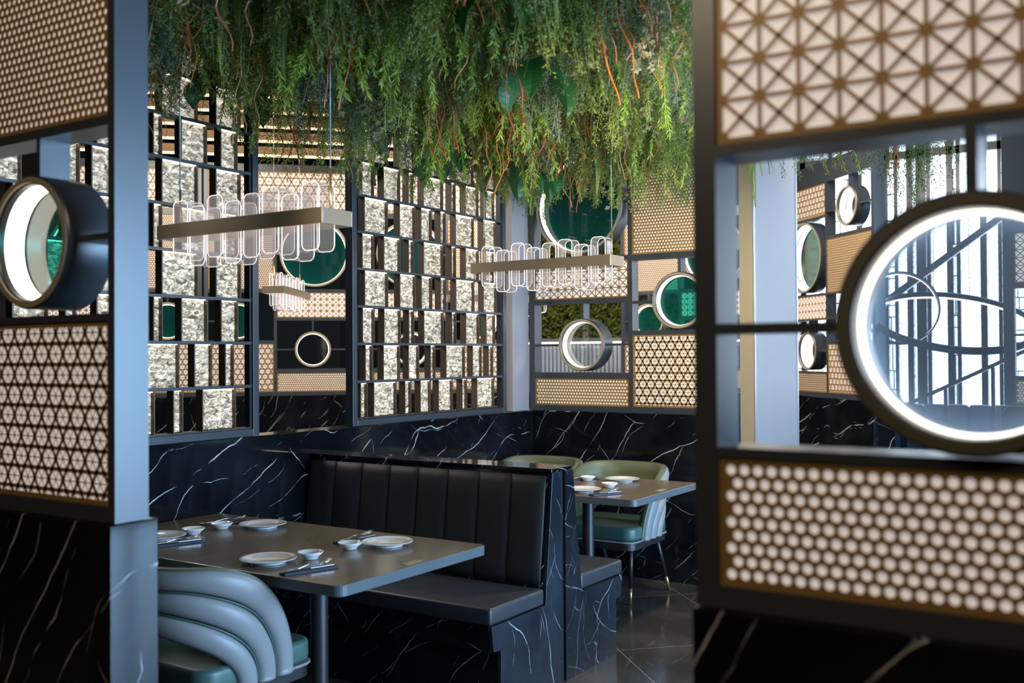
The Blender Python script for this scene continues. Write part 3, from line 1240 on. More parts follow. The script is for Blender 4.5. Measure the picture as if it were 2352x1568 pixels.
# ------------------------------------------------------------------ tables
def rounded_rect(x0, x1, y0, y1, r, n=6):
    pts = []
    for cx, cy, a0 in ((x1-r, y0+r, -90), (x1-r, y1-r, 0), (x0+r, y1-r, 90), (x0+r, y0+r, 180)):
        for k in range(n+1):
            a = R(a0+90*k/n)
            pts.append((cx+r*math.cos(a), cy+r*math.sin(a)))
    return pts


def table(label, x0, x1, y0, y1):
    t = thing('dining_table', label, 'table', ((x0+x1)/2, (y0+y1)/2, 0))
    hx, hy = (x1-x0)/2, (y1-y0)/2
    mb = MB(); mb.prism(rounded_rect(-hx, hx, -hy, hy, 0.035), 0.712, 0.75, 2)
    mb.mi = [0, 0] + [1]*(len(mb.f)-2)
    mb.build('tabletop', None, t, bevel=0.0025, mats=['table_stone', 'table_edge'])
    for lx in (hx-0.50, -hx+0.40):
        mb = MB(); mb.lathe([(0.0001, 0.0), (0.17, 0.0), (0.17, 0.010), (0.04, 0.014), (0.034, 0.02), (0.034, 0.700), (0.09, 0.702), (0.09, 0.711), (0.0001, 0.711)], (lx, 0, 0), 32)
        mb.build('leg', 'steel_black', t, smooth=True).modifiers.new('e', 'EDGE_SPLIT').split_angle = R(40)
    mb = MB(); mb.box(hx-0.062, hx-0.03, -0.045, 0.045, 0.7495, 0.7512)
    mb.build('table_plaque', 'champagne', t)
    return t


T1 = table('longer dark stone dining table in the near booth, laid for four', -3.835, -2.27, 2.452, 3.30)
T2 = table('dark stone dining table in the far booth, in front of green chairs', -3.60, -2.31, 4.690, 5.515)


# ------------------------------------------------------------------ tableware
def make_plate(label):
    t = MB()
    t.lathe([(0.0001, 0.008), (0.066, 0.008), (0.074, 0.011), (0.098, 0.019), (0.102, 0.0185), (0.1025, 0.017), (0.100, 0.0155), (0.070, 0.006), (0.062, 0.0045), (0.062, 0.0), (0.056, 0.0), (0.056, 0.004), (0.0001, 0.004)], seg=56)
    o = t.build('dinner_plate', 'porcelain', smooth=True)
    md = o.modifiers.new('e', 'EDGE_SPLIT'); md.split_angle = R(60)
    return tag(o, label, 'plate', 'white plates on the tables')


def make_bowl(label):
    r = thing('sauce_bowl', label, 'bowl', group='small white sauce bowls')
    t = MB()
    t.lathe([(0.0001, 0.009), (0.026, 0.010), (0.036, 0.018), (0.046, 0.026), (0.0475, 0.0265), (0.048, 0.025), (0.037, 0.014), (0.028, 0.006), (0.027, 0.0), (0.023, 0.0), (0.022, 0.004), (0.0001, 0.004)], seg=40)
    t.build('bowl_body', 'porcelain', r, smooth=True)
    t = MB()
    t.lathe([(0.0001, 0.0125), (0.020, 0.0122), (0.0295, 0.0118)], seg=24)
    t.build('sauce', 'sauce', r, smooth=True)
    return r


def make_cutlery(label):
    """long axis = local x; folded blue napkin, knife and fork crossing it"""
    r = thing('cutlery_setting', label, 'cutlery', group='cutlery settings on blue napkins')
    t = MB()
    t.box(-0.105, 0.105, -0.026, 0.026, 0.0, 0.003)
    t.box(-0.105, 0.100, -0.026, 0.020, 0.0032, 0.0062)
    t.build('napkin', 'napkin_blue', r, bevel=0.001)
    t = MB()
    # knife
    pts = [(-0.115, -0.006, 0.0095), (-0.05, -0.006, 0.0105), (0.0, -0.006, 0.0105)]
    t.tube(pts, [0.0045, 0.005, 0.0035], 10, flat=0.6)
    t.prism([(0.0, -0.010), (0.09, -0.010), (0.105, -0.004), (0.095, 0.002), (0.0, -0.001)], 0.0095, 0.0112, 2)
    t.build('knife', 'chrome', r, smooth=False)
    t = MB()
    a = R(10)
    ca, sa = math.cos(a), math.sin(a)

    def P(x, y, z):
        return (x*ca-y*sa, x*sa+y*ca+0.010, z)
    t.tube([P(-0.10, 0, 0.010), P(-0.05, 0, 0.012), P(0.0, 0, 0.020), P(0.03, 0, 0.019)], [0.005, 0.0045, 0.0025, 0.003], 10, flat=0.5)
    hd = [P(0.028, -0.004, 0.019), P(0.028, 0.004, 0.019), P(0.045, 0.011, 0.017), P(0.058, 0.011, 0.018), P(0.058, -0.011, 0.018), P(0.045, -0.011, 0.017)]
    lo = [(p[0], p[1], p[2]-0.0016) for p in hd]
    t.add(hd+lo, [(0, 5, 4, 3, 2, 1), (6, 7, 8, 9, 10, 11), (0, 1, 7, 6), (1, 2, 8, 7), (2, 3, 9, 8), (3, 4, 10, 9), (4, 5, 11, 10), (5, 0, 6, 11)])
    for k in range(4):
        yy = -0.0092+k*0.0061
        t.tube([P(0.057, yy, 0.0172), P(0.080, yy, 0.020), P(0.098, yy*0.95, 0.026)], [0.0018, 0.0017, 0.001], 6)
    t.build('fork', 'chrome', r, smooth=True)
    return r


TZ = 0.7512
plates = [(-3.49, 2.70, 'white plate at the left end of the longer table, partly cut off by the post'),
          (-3.345, 3.125, 'white plate at the far side of the longer table, near the marble wall'),
          (-2.755, 2.60, 'white plate on the near edge of the longer table, beside the front fork'),
          (-2.60, 3.08, 'white plate on the bench side of the longer table, nearest its right end'),
          (-2.715, 5.345, 'white plate on the far table in front of the right green chair'),
          (-2.70, 4.84, 'white plate on the far table half hidden by the marble slab')]
p0 = make_plate(plates[0][2])
for i, (x, y, lb) in enumerate(plates):
    o = p0 if i == 0 else p0.copy()
    if i:
        COL.objects.link(o)
    o.location = (x, y, TZ)
    o['label'] = lb
bowls = [(-3.465, 2.848, 'small white bowl beside the fork at the left end of the longer table'),
         (-3.465, 3.00, 'small white bowl at the far left of the longer table, in front of dark cutlery'),
         (-2.672, 2.73, 'small white bowl by the near edge of the longer table, behind the fork'),
         (-2.675, 2.948, 'small white bowl left of the plate on the bench side'),
         (-2.90, 5.265, 'small white bowl on the far table, left of the far plate'),
         (-2.648, 5.062, 'small white bowl in the middle of the far table behind a fork')]
q0 = make_bowl(bowls[0][2])
for i, (x, y, lb) in enumerate(bowls):
    o = q0 if i == 0 else copy_tree(q0)
    o.location = (x, y, TZ)
    o['label'] = lb
cuts = [(-3.335, 2.665, 70, 'knife and fork on a blue napkin at the left end of the longer table'),
        (-3.56, 3.105, 62, 'dark looking cutlery set at the far left corner of the longer table'),
        (-2.525, 2.575, 72, 'knife and fork on a blue napkin at the near right edge of the longer table'),
        (-2.775, 3.10, 80, 'cutlery on a napkin left of the bench side plate'),
        (-2.95, 5.29, 60, 'cutlery on a blue napkin behind the bowl on the far table'),
        (-2.53, 4.80, 66, 'knife and fork on a blue napkin at the near edge of the far table')]
k0 = make_cutlery(cuts[0][3])
for i, (x, y, a, lb) in enumerate(cuts):
    o = k0 if i == 0 else copy_tree(k0)
    o.location = (x, y, TZ)
    o.rotation_euler = (0, 0, R(a))
    o['label'] = lb


# ------------------------------------------------------------------ chairs
def chair(label):
    t = thing('barrel_chair', label, 'chair', group=None)
    # local: front = +y, width along x
    hx, yb, yf = 0.265, -0.27, 0.265
    # seat cushion : rounded
    mb = MB(); mb.prism(rounded_rect(-0.262, 0.262, -0.245, 0.265, 0.07, 8), 0.405, 0.485, 2)
    mb.build('seat_cushion', 'leather_teal', t, bevel=0.02, seg=5, smooth=True)
    mb = MB(); mb.prism(rounded_rect(-0.268, 0.268, -0.25, 0.27, 0.072, 8), 0.395, 0.404, 2)
    mb.build('seat_piping', 'leather_pale', t, bevel=0.003, smooth=False)
    mb = MB(); mb.prism(rounded_rect(-0.258, 0.258, -0.24, 0.26, 0.065, 8), 0.352, 0.394, 2)
    mb.build('seat_frame', 'steel_black', t, bevel=0.002)
    # shell
    rc = 0.22
    # plan path: from front foot straight back, corner arc, half of the back
    def plan(a):
        """a = distance measured from y=yf going backwards on the right side"""
        l1 = yf-(yb+rc)
        l2 = rc*math.pi/2
        if a <= l1:
            return Vector((hx, yf-a, 0)), Vector((1, 0, 0))
        a -= l1
        if a <= l2:
            th = a/rc
            return Vector((hx-rc+rc*math.cos(th), yb+rc-rc*math.sin(th), 0)), Vector((math.cos(th), -math.sin(th), 0))
        a -= l2
        return Vector((hx-rc-a, yb, 0)), Vector((0, -1, 0))
    total = (yf-(yb+rc))+rc*math.pi/2+(hx-rc)

    def surf(s_, v, off):
        """s_ 0..1 right half, v 0 (outer/top) .. 1 (inner/bottom)"""
        a0 = 0.125+0.245*v
        a = a0+(total-a0)*s_
        La = 0.36
        zt = 0.812-0.215*v
        zb = 0.398
        x = min(1, (a-a0)/La)
        n = 1.9
        z = zb+(zt-zb)*(1-(1-x)**n)**(1/n)
        p, nr = plan(a)
        lean = (z-0.42)*0.10
        return p+nr*(off+lean)+Vector((0, 0, z))
    NS = 26
    sv = [1-math.cos(math.pi/2*k/NS) for k in range(NS+1)]
    for band in range(3):
        v0, v1 = band/3+0.012, (band+1)/3-0.012
        K = 10
        mb = MB()
        rows = []
        for side in (1, -1):
            idx = range(NS+1) if side == 1 else range(NS-1, -1, -1)
            for k in idx:
                row = []
                for j in range(K+1):
                    tt = j/K
                    v = v0+(v1-v0)*tt
                    off = 0.004+0.024*math.sqrt(max(0, 1-(2*tt-1)**2))
                    p = surf(sv[k], v, off)
                    row.append((p.x*side, p.y, p.z))
                for j in (K, 0):
                    v = v0+(v1-v0)*(j/K)
                    p = surf(sv[k], v, -0.012)
                    row.append((p.x*side, p.y, p.z))
                rows.append(row)
        m_ = K+3
        vs = [p for row in rows for p in row]
        fs = []
        for i in range(len(rows)-1):
            for j in range(m_):
                j2 = (j+1) % m_
                fs.append((i*m_+j, i*m_+j2, (i+1)*m_+j2, (i+1)*m_+j))
        fs.append(tuple(range(m_)))
        fs.append(tuple((len(rows)-1)*m_+j for j in range(m_-1, -1, -1)))
        mb.add(vs, fs)
        mb.build('backrest_roll', 'leather_pale', t, smooth=True)
    # inner lining with a rolled top edge
    mb = MB()
    rows = []
    for side in (1, -1):
        idx = range(NS+1) if side == 1 else range(NS-1, -1, -1)
        for k in idx:
            row = []
            prof = [(-0.0, 0.006), (-0.012, -0.004), (-0.012, -0.024), (0.02, -0.038), (0.3, -0.036), (0.7, -0.036), (0.97, -0.034), (1.0, -0.026), (1.0, -0.014), (0.5, -0.014), (0.02, -0.010)]
            for v, off in prof:
                p = surf(sv[k], v, off)
                row.append((p.x*side, p.y, p.z))
            rows.append(row)
    m_ = len(rows[0])
    vs = [p for row in rows for p in row]
    fs = []
    for i in range(len(rows)-1):
        for j in range(m_):
            j2 = (j+1) % m_
            fs.append((i*m_+j, (i+1)*m_+j, (i+1)*m_+j2, i*m_+j2))
    fs.append(tuple(range(m_)))
    fs.append(tuple((len(rows)-1)*m_+j for j in range(m_-1, -1, -1)))
    mb.add(vs, fs)
    mb.build('backrest_lining', 'leather_olive', t, smooth=True)
    for v in (1/3, 2/3):
        pts = []
        for side in (1, -1):
            idx = range(NS+1) if side == 1 else range(NS-1, -1, -1)
            for k in idx:
                p = surf(sv[k], v, 0.010)
                pts.append((p.x*side, p.y, p.z))
        mb = MB(); mb.tube(pts, 0.0035, 8)
        mb.build('backrest_piping', 'leather_teal', t, smooth=True)
    for sx in (1, -1):
        for (x0, y0, x1, y1) in ((0.165, 0.09, 0.163, 0.10), (0.20, -0.19, 0.205, -0.37)):
            mb = MB()
            A, B = Vector((sx*x0, y0, 0.36)), Vector((sx*x1, y1, 0.0))
            mb.tube([A, A.lerp(B, 0.72)], [0.016, 0.011], 14)
            lg = mb.build('leg', 'steel_black', t, smooth=True)
            mb = MB(); mb.tube([A.lerp(B, 0.72), A.lerp(B, 0.995)], [0.0113, 0.009], 14)
            mb.build('brass_tip', 'brass', lg, smooth=True)
    return t


ch0 = chair('pale blue barrel chair with rolled back tucked under the longer table')
ch0.location = (-2.868, 2.425, 0)
for (x, y, rz, lb) in ((-3.53, 2.425, 0, 'second pale barrel chair at the longer table, mostly hidden behind the post'),
                       (-2.885, 5.555, 180, 'olive lined barrel chair at the far table, its whole seat and legs visible'),
                       (-3.50, 5.585, 180, 'olive lined barrel chair mostly hidden behind the marble ledge of the partition')):
    o = copy_tree(ch0)
    o.location = (x, y, 0)
    o.rotation_euler = (0, 0, R(rz))
    o['label'] = lb


# ------------------------------------------------------------------ pendant lights
def pendant(label, n=8, length=0.955, pitch=0.108, wtube=0.094, ct=3.08, zoff=0.0, offs=None):
    """origin = centre of the beam; local x along the beam"""
    t = thing('pendant_light', label, 'lamp', group=None)
    hl, hd, hh = length/2, 0.085, 0.030
    mb = MB()
    w = 0.006
    mb.box(-hl, hl, -hd, -hd+w, -hh, hh)
    mb.box(-hl, hl, hd-w, hd, -hh, hh)
    mb.box(-hl, -hl+w, -hd+w, hd-w, -hh, hh)
    mb.box(hl-w, hl, -hd+w, hd-w, -hh, hh)
    mb.build('beam', 'beam_bronze', t, bevel=0.001)
    offs = offs or [(.133, .117), (.103, .149), (.138, .119), (.105, .151), (.125, .133), (.139, .123), (.103, .155), (.139, .125)]
    x = -hl+0.052
    for k in range(n):
        tp, bt = offs[k % len(offs)]
        x0, x1 = x, x+wtube
        # rounded rectangle loop in the x-z plane, extruded in y
        pts = []
        r = 0.026
        for cx, cz, a0 in ((x1-r, -bt+r, -90), (x1-r, tp-r, 0), (x0+r, tp-r, 90), (x0+r, -bt+r, 180)):
            for i in range(7):
                a = R(a0+90*i/6)
                pts.append((cx+r*math.cos(a), cz+r*math.sin(a)))
        y0, y1 = -0.042, 0.042
        mb = MB()
        m_ = len(pts)
        th = 0.003
        ccx, ccz = (x0+x1)/2, (tp-bt)/2
        inn = [(ccx+(p[0]-ccx)*(1-th/((x1-x0)/2)), ccz+(p[1]-ccz)*(1-th/((tp+bt)/2))) for p in pts]
        vs = [(p[0], y0, p[1]) for p in pts]+[(p[0], y1, p[1]) for p in pts]+[(p[0], y0, p[1]) for p in inn]+[(p[0], y1, p[1]) for p in inn]
        fs = []
        for i in range(m_):
            j = (i+1) % m_
            fs += [(i, j, m_+j, m_+i), (2*m_+i, 3*m_+i, 3*m_+j, 2*m_+j)]
        mb.add(vs, fs)
        g = mb.build('glass_tube', 'tube_glass', t, smooth=True)
        mb = MB()
        for yy in (y0, y1):
            loop = [((a[0]+b_[0])/2, yy, (a[1]+b_[1])/2) for a, b_ in zip(pts, inn)]
            loop.append(loop[0])
            mb.tube(loop, 0.0019, 6, caps=False)
        mb.build('lit_edge', 'tube_edge', g, smooth=True)
        x += pitch
    mb = MB()
    for sx in (-hl+0.045, hl-0.035):
        mb.tube([(sx, 0.0, -0.02), (sx, 0.0, 0.19)], 0.005, 10)
    mb.build('rod', 'brass', t, smooth=True)
    for sx in (-hl+0.045, hl-0.035):
        mb = MB(); mb.tube([(sx, 0.0, 0.188), (sx, 0.0, ct)], 0.0028, 8)
        mb.build('cable', 'cable_grey', t, smooth=True)
    return t


pz = 2.028
pd = pendant('nearer bronze beam pendant with glass loops over the longer table', ct=3.08-pz)
pd.location = (-3.135, 2.865, pz)
for (x, y, z, rz, lb) in ((-3.09, 5.105, 2.026, 0, 'second bronze beam pendant with glass loops over the far table'),
                          (-5.05, 7.55, 2.00, 45, 'distant glass loop pendant just left of the slim corner column'),
                          (-6.12, 6.0, 2.02, -58, 'small end-on glass loop pendant seen between the glass block screens')):
    o = copy_tree(pd)
    o.location = (x, y, z)
    o.rotation_euler = (0, 0, R(rz))
    o['label'] = lb
    if y != 5.105:
        for c_ in children(o):
            if c_.name.startswith('cable'):
                sx = c_.data.vertices[0].co.x
                sx = -0.4325 if sx < 0 else 0.4425
                mb = MB(); mb.tube([(sx, 0.0, 0.188), (sx, 0.0, 4.295-z)], 0.0028, 8)
                nm = c_.name
                tmp = mb.build('cable', 'cable_grey', o, smooth=True)
                bpy.data.objects.remove(c_)

# ------------------------------------------------------------------ hanging greenery
def leaf(mb, p, d, nrm, ln, w):
    side = d.cross(nrm)
    if side.length < 1e-4:
        side = Vector((1, 0, 0))
    side.normalize()
    up_ = side.cross(d).normalized()
    a = p
    m1 = p+d*ln*0.45+side*w*0.5+up_*w*0.12
    m2 = p+d*ln*0.45-side*w*0.5+up_*w*0.12
    e_ = p+d*ln
    mb.add([a, m1, e_, m2], [(0, 1, 2), (0, 2, 3)])


def rv(g, s_=1.0):
    return Vector((g.uniform(-1, 1), g.uniform(-1, 1), g.uniform(-1, 1)))*s_


def stem_path(g, L_, spread, n=18, start=0.05, wob=0.02):
    a = g.uniform(0, 2*math.pi)
    out_ = Vector((math.cos(a), math.sin(a), 0))
    st = rv(g, start); st.z = 0
    k = g.uniform(0.3, 1)*spread
    ph = g.uniform(0, 6)
    pts = []
    for i in range(n+1):
        t = i/n
        r = k*(1-math.exp(-3*t))
        pts.append(st+out_*r+Vector((wob*math.sin(ph+t*7), wob*math.cos(ph*1.3+t*6), -L_*t)))
    return pts


def along(pts, t):
    f = t*(len(pts)-1)
    i = min(int(f), len(pts)-2)
    return pts[i].lerp(pts[i+1], f-i), (pts[i+1]-pts[i]).normalized()


def bunch(kind, seed, L_):
    g = random.Random(seed)
    mb = MB()
    if kind == 'fine':
        for s in range(13):
            ln = L_*g.uniform(0.55, 1)
            P = stem_path(g, ln, 0.12)
            mb.tube(P[::3], 0.0012, 3, caps=False)
            n = int(ln/0.011)
            for i in range(3, n):
                p, t = along(P, i/n)
                for c_ in range(2):
                    h = rv(g); h.z *= 0.3; h.normalize()
                    tw = (h+t*0.9).normalized()
                    tl = g.uniform(0.015, 0.034)*(1-0.3*i/n)
                    for w in (0.5, 1.0):
                        q_ = p+tw*tl*w
                        leaf(mb, q_, (tw+rv(g, 0.8)).normalized(), rv(g), 0.012, 0.0042)
                        leaf(mb, q_, (tw+rv(g, 0.8)).normalized(), rv(g), 0.012, 0.0042)
    elif kind == 'willow':
        for s in range(10):
            ln = L_*g.uniform(0.5, 1)
            P = stem_path(g, ln, 0.10, wob=0.03)
            mb.tube(P[::3], 0.0014, 3, caps=False)
            n = int(ln/0.014)
            for i in range(2, n):
                p, t = along(P, i/n)
                for c_ in range(3):
                    h = rv(g); h.z *= 0.2; h.normalize()
                    leaf(mb, p, (h*0.75+t).normalized(), rv(g), g.uniform(0.022, 0.040), 0.0075)
    elif kind == 'frond':
        for s in range(5):
            ln = L_*g.uniform(0.6, 1)
            P = stem_path(g, ln, 0.13, wob=0.012)
            mb.tube(P, 0.0018, 4, caps=False)
            side = rv(g); side.z = 0; side.normalize()
            n = int(ln/0.0085)
            for i in range(4, n+1):
                t_ = i/n
                p, t = along(P, t_)
                w = 0.034*math.sin(math.pi*min(1, 0.12+0.88*t_)**0.8)+0.004
                for sg in (1, -1):
                    leaf(mb, p, (side*sg+t*0.35).normalized(), side.cross(t), w, 0.0085)
    elif kind == 'pale':
        for s in range(6):
            ln = L_*g.uniform(0.6, 1)
            P = stem_path(g, ln, 0.09, wob=0.03)
            mb.tube(P[::3], 0.0014, 3, caps=False)
            n = int(ln/0.028)
            for i in range(3, n+1):
                p, t = along(P, i/n)
                for c_ in range(2):
                    h = rv(g); h.z *= 0.4; h.normalize()
                    d = (h+t*0.6).normalized()
                    nr = rv(g)
                    sd = d.cross(nr).normalized()
                    leaf(mb, p, d, nr, 0.040, 0.016)
                    leaf(mb, p+d*0.008, (d+sd*0.9).normalized(), nr, 0.024, 0.010)
                    leaf(mb, p+d*0.008, (d-sd*0.9).normalized(), nr, 0.024, 0.010)
    elif kind == 'tendril':
        for s in range(9):
            ln = L_*g.uniform(0.5, 1)
            P = stem_path(g, ln, 0.07, n=26, wob=0.028)
            f = g.uniform(16, 28)
            am = g.uniform(0.006, 0.016)
            P = [p+Vector((math.sin(i/26*f)*am*(i/26), math.cos(i/26*f*0.9)*am*(i/26), 0)) for i, p in enumerate(P)]
            rr = [0.0052*(1-0.75*i/26)+0.0009 for i in range(27)]
            mb.tube(P, rr, 5, flat=0.6)
    elif kind == 'broad':
        for s in range(3):
            a = g.uniform(0, 6.28)
            o_ = Vector((math.cos(a), math.sin(a), 0))
            P = [Vector((0, 0, 0)), o_*0.05+Vector((0, 0, -L_*0.3)), o_*0.08+Vector((0, 0, -L_*0.6))]
            mb.tube(P, 0.003, 5)
            d = Vector((o_.x*0.25, o_.y*0.25, -1)).normalized()
            sd = d.cross(o_).normalized()
            nr = sd.cross(d)
            vs, fs = [], []
            K = 10
            for i in range(K+1):
                t = i/K
                w = 0.048*math.sin(math.pi*min(1, t*0.97+0.03)**0.75)
                c_ = P[-1]+d*0.17*t+nr*(0.04*math.sin(t*2.6))
                vs += [c_-sd*w+nr*0.012, c_, c_+sd*w+nr*0.012]
            for i in range(K):
                a_ = i*3
                fs += [(a_, a_+1, a_+4, a_+3), (a_+1, a_+2, a_+5, a_+4)]
            mb.add(vs, fs)
    return mb


KINDS = {
    'fine_dark': ('asparagus_garland', 'fine', 'leaf_dark', 'feathery dark green garland hanging from the dropped ceiling', 'feathery dark green garlands in the hanging greenery'),
    'fine_mid': ('asparagus_garland', 'fine', 'leaf_mid', 'feathery mid green garland hanging from the dropped ceiling', 'feathery mid green garlands in the hanging greenery'),
    'fine_grey': ('asparagus_garland', 'fine', 'leaf_grey', 'feathery grey-green garland hanging from the dropped ceiling', 'feathery grey-green garlands in the hanging greenery'),
    'willow': ('willow_garland', 'willow', 'leaf_bright', 'bright green narrow-leaved garland hanging from the dropped ceiling', 'bright green narrow-leaved garlands in the hanging greenery'),
    'willow_mid': ('willow_garland', 'willow', 'leaf_mid', 'mid green narrow-leaved garland hanging from the dropped ceiling', 'mid green narrow-leaved garlands in the hanging greenery'),
    'frond': ('fern_bunch', 'frond', 'leaf_mid', 'bunch of long drooping fern fronds hanging from the dropped ceiling', 'drooping fern fronds in the hanging greenery'),
    'pale': ('pale_leaf_garland', 'pale', 'leaf_pale', 'straw yellow leafy garland hanging among the greenery', 'straw yellow garlands in the hanging greenery'),
    'tendril': ('root_tendrils', 'tendril', 'tendril_red', 'bunch of curly rust red root tendrils hanging among the greenery', 'rust red tendrils in the hanging greenery'),
    'broad': ('broad_leaf_plant', 'broad', 'leaf_broad', 'glossy broad dark green leaves hanging among the greenery', 'broad dark leaves in the hanging greenery'),
}
PROTO = {}
for key, (nm, kd, mat, lb, gp) in KINDS.items():
    lst = []
    for v in range(3 if kd in ('fine', 'willow') else 2):
        mb = bunch(kd, hash_ if False else (sum(map(ord, key))*7+v*131), 0.66)
        me = bpy.data.meshes.new(nm)
        me.from_pydata(mb.v, [], mb.f)
        me.materials.append(MATS[mat])
        me.update()
        lst.append(me)
    PROTO[key] = lst
CEIL = 3.075
gr = random.Random(77)


def hang(key, x, y, tip, label=None):
    nm, kd, mat, lb, gp = KINDS[key]
    me = gr.choice(PROTO[key])
    o = bpy.data.objects.new(nm, me)
    COL.objects.link(o)
    o.location = (x, y, CEIL)
    s_ = (CEIL-tip)/0.66
    w = gr.uniform(0.9, 1.25)
    o.scale = (w, w, s_)
    o.rotation_euler = (0, 0, gr.uniform(0, 6.28))
    if label:
        tag(o, label, 'hanging plant')
    else:
        dp = Vector((x, y, 0)).dot(fwd)
        px = 1176+2323.1*Vector((x, y, 0)).dot(r2)/dp
        dn = 'front' if dp < 3.9 else ('middle' if dp < 5.6 else 'rear')
        sn = 'far left' if px < 560 else ('left' if px < 850 else ('centre' if px < 1130 else ('right' if px < 1400 else 'far right')))
        tag(o, lb.replace('hanging from the dropped ceiling', '').replace('hanging among the greenery', '').strip()+' in the %s of the %s hanging greenery' % (sn, dn), 'hanging plant', '%s, %s, %s' % (gp, dn, sn))
    return o


def visible_xy(x, y):
    d = Vector((x, y, 0))
    z = d.dot(fwd)
    if z < 2.3:
        return False
    px = 1176+2323.1*d.dot(r2)/z
    return 300 < px < 1640


cells = []
st = 0.168
yy = 1.80
row = 0
while yy < 6.06:
    xx = -3.72+(row % 2)*st/2
    while xx < -0.7:
        if visible_xy(xx, yy):
            cells.append((xx+gr.uniform(-.05, .05), yy+gr.uniform(-.05, .05)))
        xx += st
    yy += st*0.95
    row += 1
print('greenery spots', len(cells))
wk = ['fine_dark']*7+['fine_mid']*7+['fine_grey']*4+['willow']*6+['willow_mid']*4+['frond']*3+['pale']*2+['tendril']*7+['broad']*1
for (x, y) in cells:
    key = gr.choice(wk)
    tip = 2.43+gr.uniform(-0.09, 0.16)
    dd = Vector((x, y, 0))
    if 1176+2323.1*dd.dot(r2)/dd.dot(fwd) < 600:
        tip += 0.07
    if key in ('tendril', 'broad'):
        tip -= 0.06
    if key == 'pale':
        tip += 0.08
    hang(key, x, y, tip)
# stray strands seen through the opening of the near right screen
hang('frond', -2.15, 5.93, 2.38, 'single fern frond bunch in front of the wide pale column')
hang('fine_mid', -1.62, 5.25, 2.40, 'thin garland left of the stray cluster, before the far right screen')
hang('willow_mid', -1.50, 5.60, 2.40, 'loose narrow-leaved garland above the ring of the far right screen')
hang('fine_dark', -1.36, 5.75, 2.38, 'dark garland just left of the stray red tendrils')
hang('tendril', -1.30, 6.0, 2.36, 'stray red tendrils hanging against the bright windows')
hang('fine_dark', -1.33, 6.40, 2.33, 'dark garland right of the stray red tendrils against the windows')
hang('fine_dark', -1.16, 6.30, 2.34, 'rightmost dark garland against the bright windows')

# ------------------------------------------------------------------ far windows and stairs
wf = thing('window_2', 'tall far window of frosted glass strips between steel mullions', 'window')
wf['kind'] = 'structure'
del wf['category']
edges = [-3.35, -3.05, -2.75, -2.60, -2.49, -2.38, -2.245, -2.165, -2.12, -2.06, -1.86, -1.78, -1.55, -1.40, -1.15, -1.0, -0.75, -0.6, -0.3, 0.0, 0.4, 0.8, 1.2, 1.6, 2.0]
mb = MB()
for i, x in enumerate(edges):
    w = 0.018 if i % 2 else 0.03
    mb.box(x-w, x+w, 10.98, 11.08, 0.75, 4.3)
mb.box(-3.6, 2.4, 10.98, 11.08, 0.75, 0.85)
mb.box(-3.6, 2.4, 10.98, 11.08, 3.5, 3.58)
mb.build('window_frame', 'steel', wf)
mb = MB()
g = random.Random(3)
for i in range(len(edges)-1):
    a, c_ = edges[i], edges[i+1]
    if i % 3 == 1:
        z = 0.9
        while z < 4.2:
            h = g.choice((0.12, 0.2, 0.28))
            mb.box(a, c_, 11.0, 11.03, z, z+0.012)
            if g.random() < 0.5:
                xm = a+(c_-a)*g.uniform(0.3, 0.7)
                mb.box(xm-0.005, xm+0.005, 11.0, 11.03, z, z+h)
            z += h
mb.build('glazing_bar', 'steel', wf)
mb = MB()
mb.box(-3.6, 2.4, 11.035, 11.043, 0.85, 4.3)
mb.build('window_pane', 'window_frosted', wf)
mb = MB()
mb.box(-3.7, 2.4, 10.95, 11.10, 0, 0.75)
structure('wall_window_sill', mb, 'marble', label='low wall under the far window')
stt = thing('staircase', 'steel staircase with glass balustrade rising to the right before the far window', 'staircase')
mb = MB()
for (x0, z0, x1, z1, h) in ((-2.60, 1.60, -0.6, 3.05, 0.07), (-2.05, 0.98, -0.6, 1.70, 0.035)):
    mb.add([(x0, 9.5, z0), (x1, 9.5, z1), (x1, 9.56, z1), (x0, 9.56, z0), (x0, 9.5, z0+h), (x1, 9.5, z1+h), (x1, 9.56, z1+h), (x0, 9.56, z0+h)],
           [(0, 3, 2, 1), (4, 5, 6, 7), (0, 1, 5, 4), (1, 2, 6, 5), (2, 3, 7, 6), (3, 0, 4, 7)])
mb.build('stringer', 'steel', stt)
for x in (-2.0, -1.66, -1.28, -0.9):
    z1 = 0.98+(x+2.05)*0.4966
    mb = MB(); mb.box(x-0.015, x+0.015, 9.5, 9.55, 0, z1)
    mb.build('baluster', 'steel', stt)
mb = MB(); mb.box(-0.86, -0.6, 9.5, 9.56, 0, 3.1)
mb.build('post', 'steel', stt)
# blue banquette by the far window and an orange chair
bq = thing('banquette', 'blue channelled banquette beneath the far window', 'banquette')
for i in range(9):
    mb = MB(); mb.box(-2.6+i*0.2, -2.405+i*0.2, 10.30, 10.42, 0.45, 1.0)
    mb.build('backrest_channel', 'leather_navy', bq, bevel=0.03, smooth=True)
mb = MB(); mb.box(-2.6, -0.8, 9.85, 10.30, 0.12, 0.46)
mb.build('seat_cushion', 'leather_navy', bq, bevel=0.03, smooth=True)
mb = MB(); mb.box(-2.6, -0.8, 9.9, 10.42, 0.0, 0.119)
mb.build('plinth', 'steel_black', bq)
o = copy_tree(ch0)
o.location = (-1.62, 7.75, 0)
o.rotation_euler = (0, 0, R(25))
o['label'] = 'pale barrel chair beyond the end of the far right marble wall'

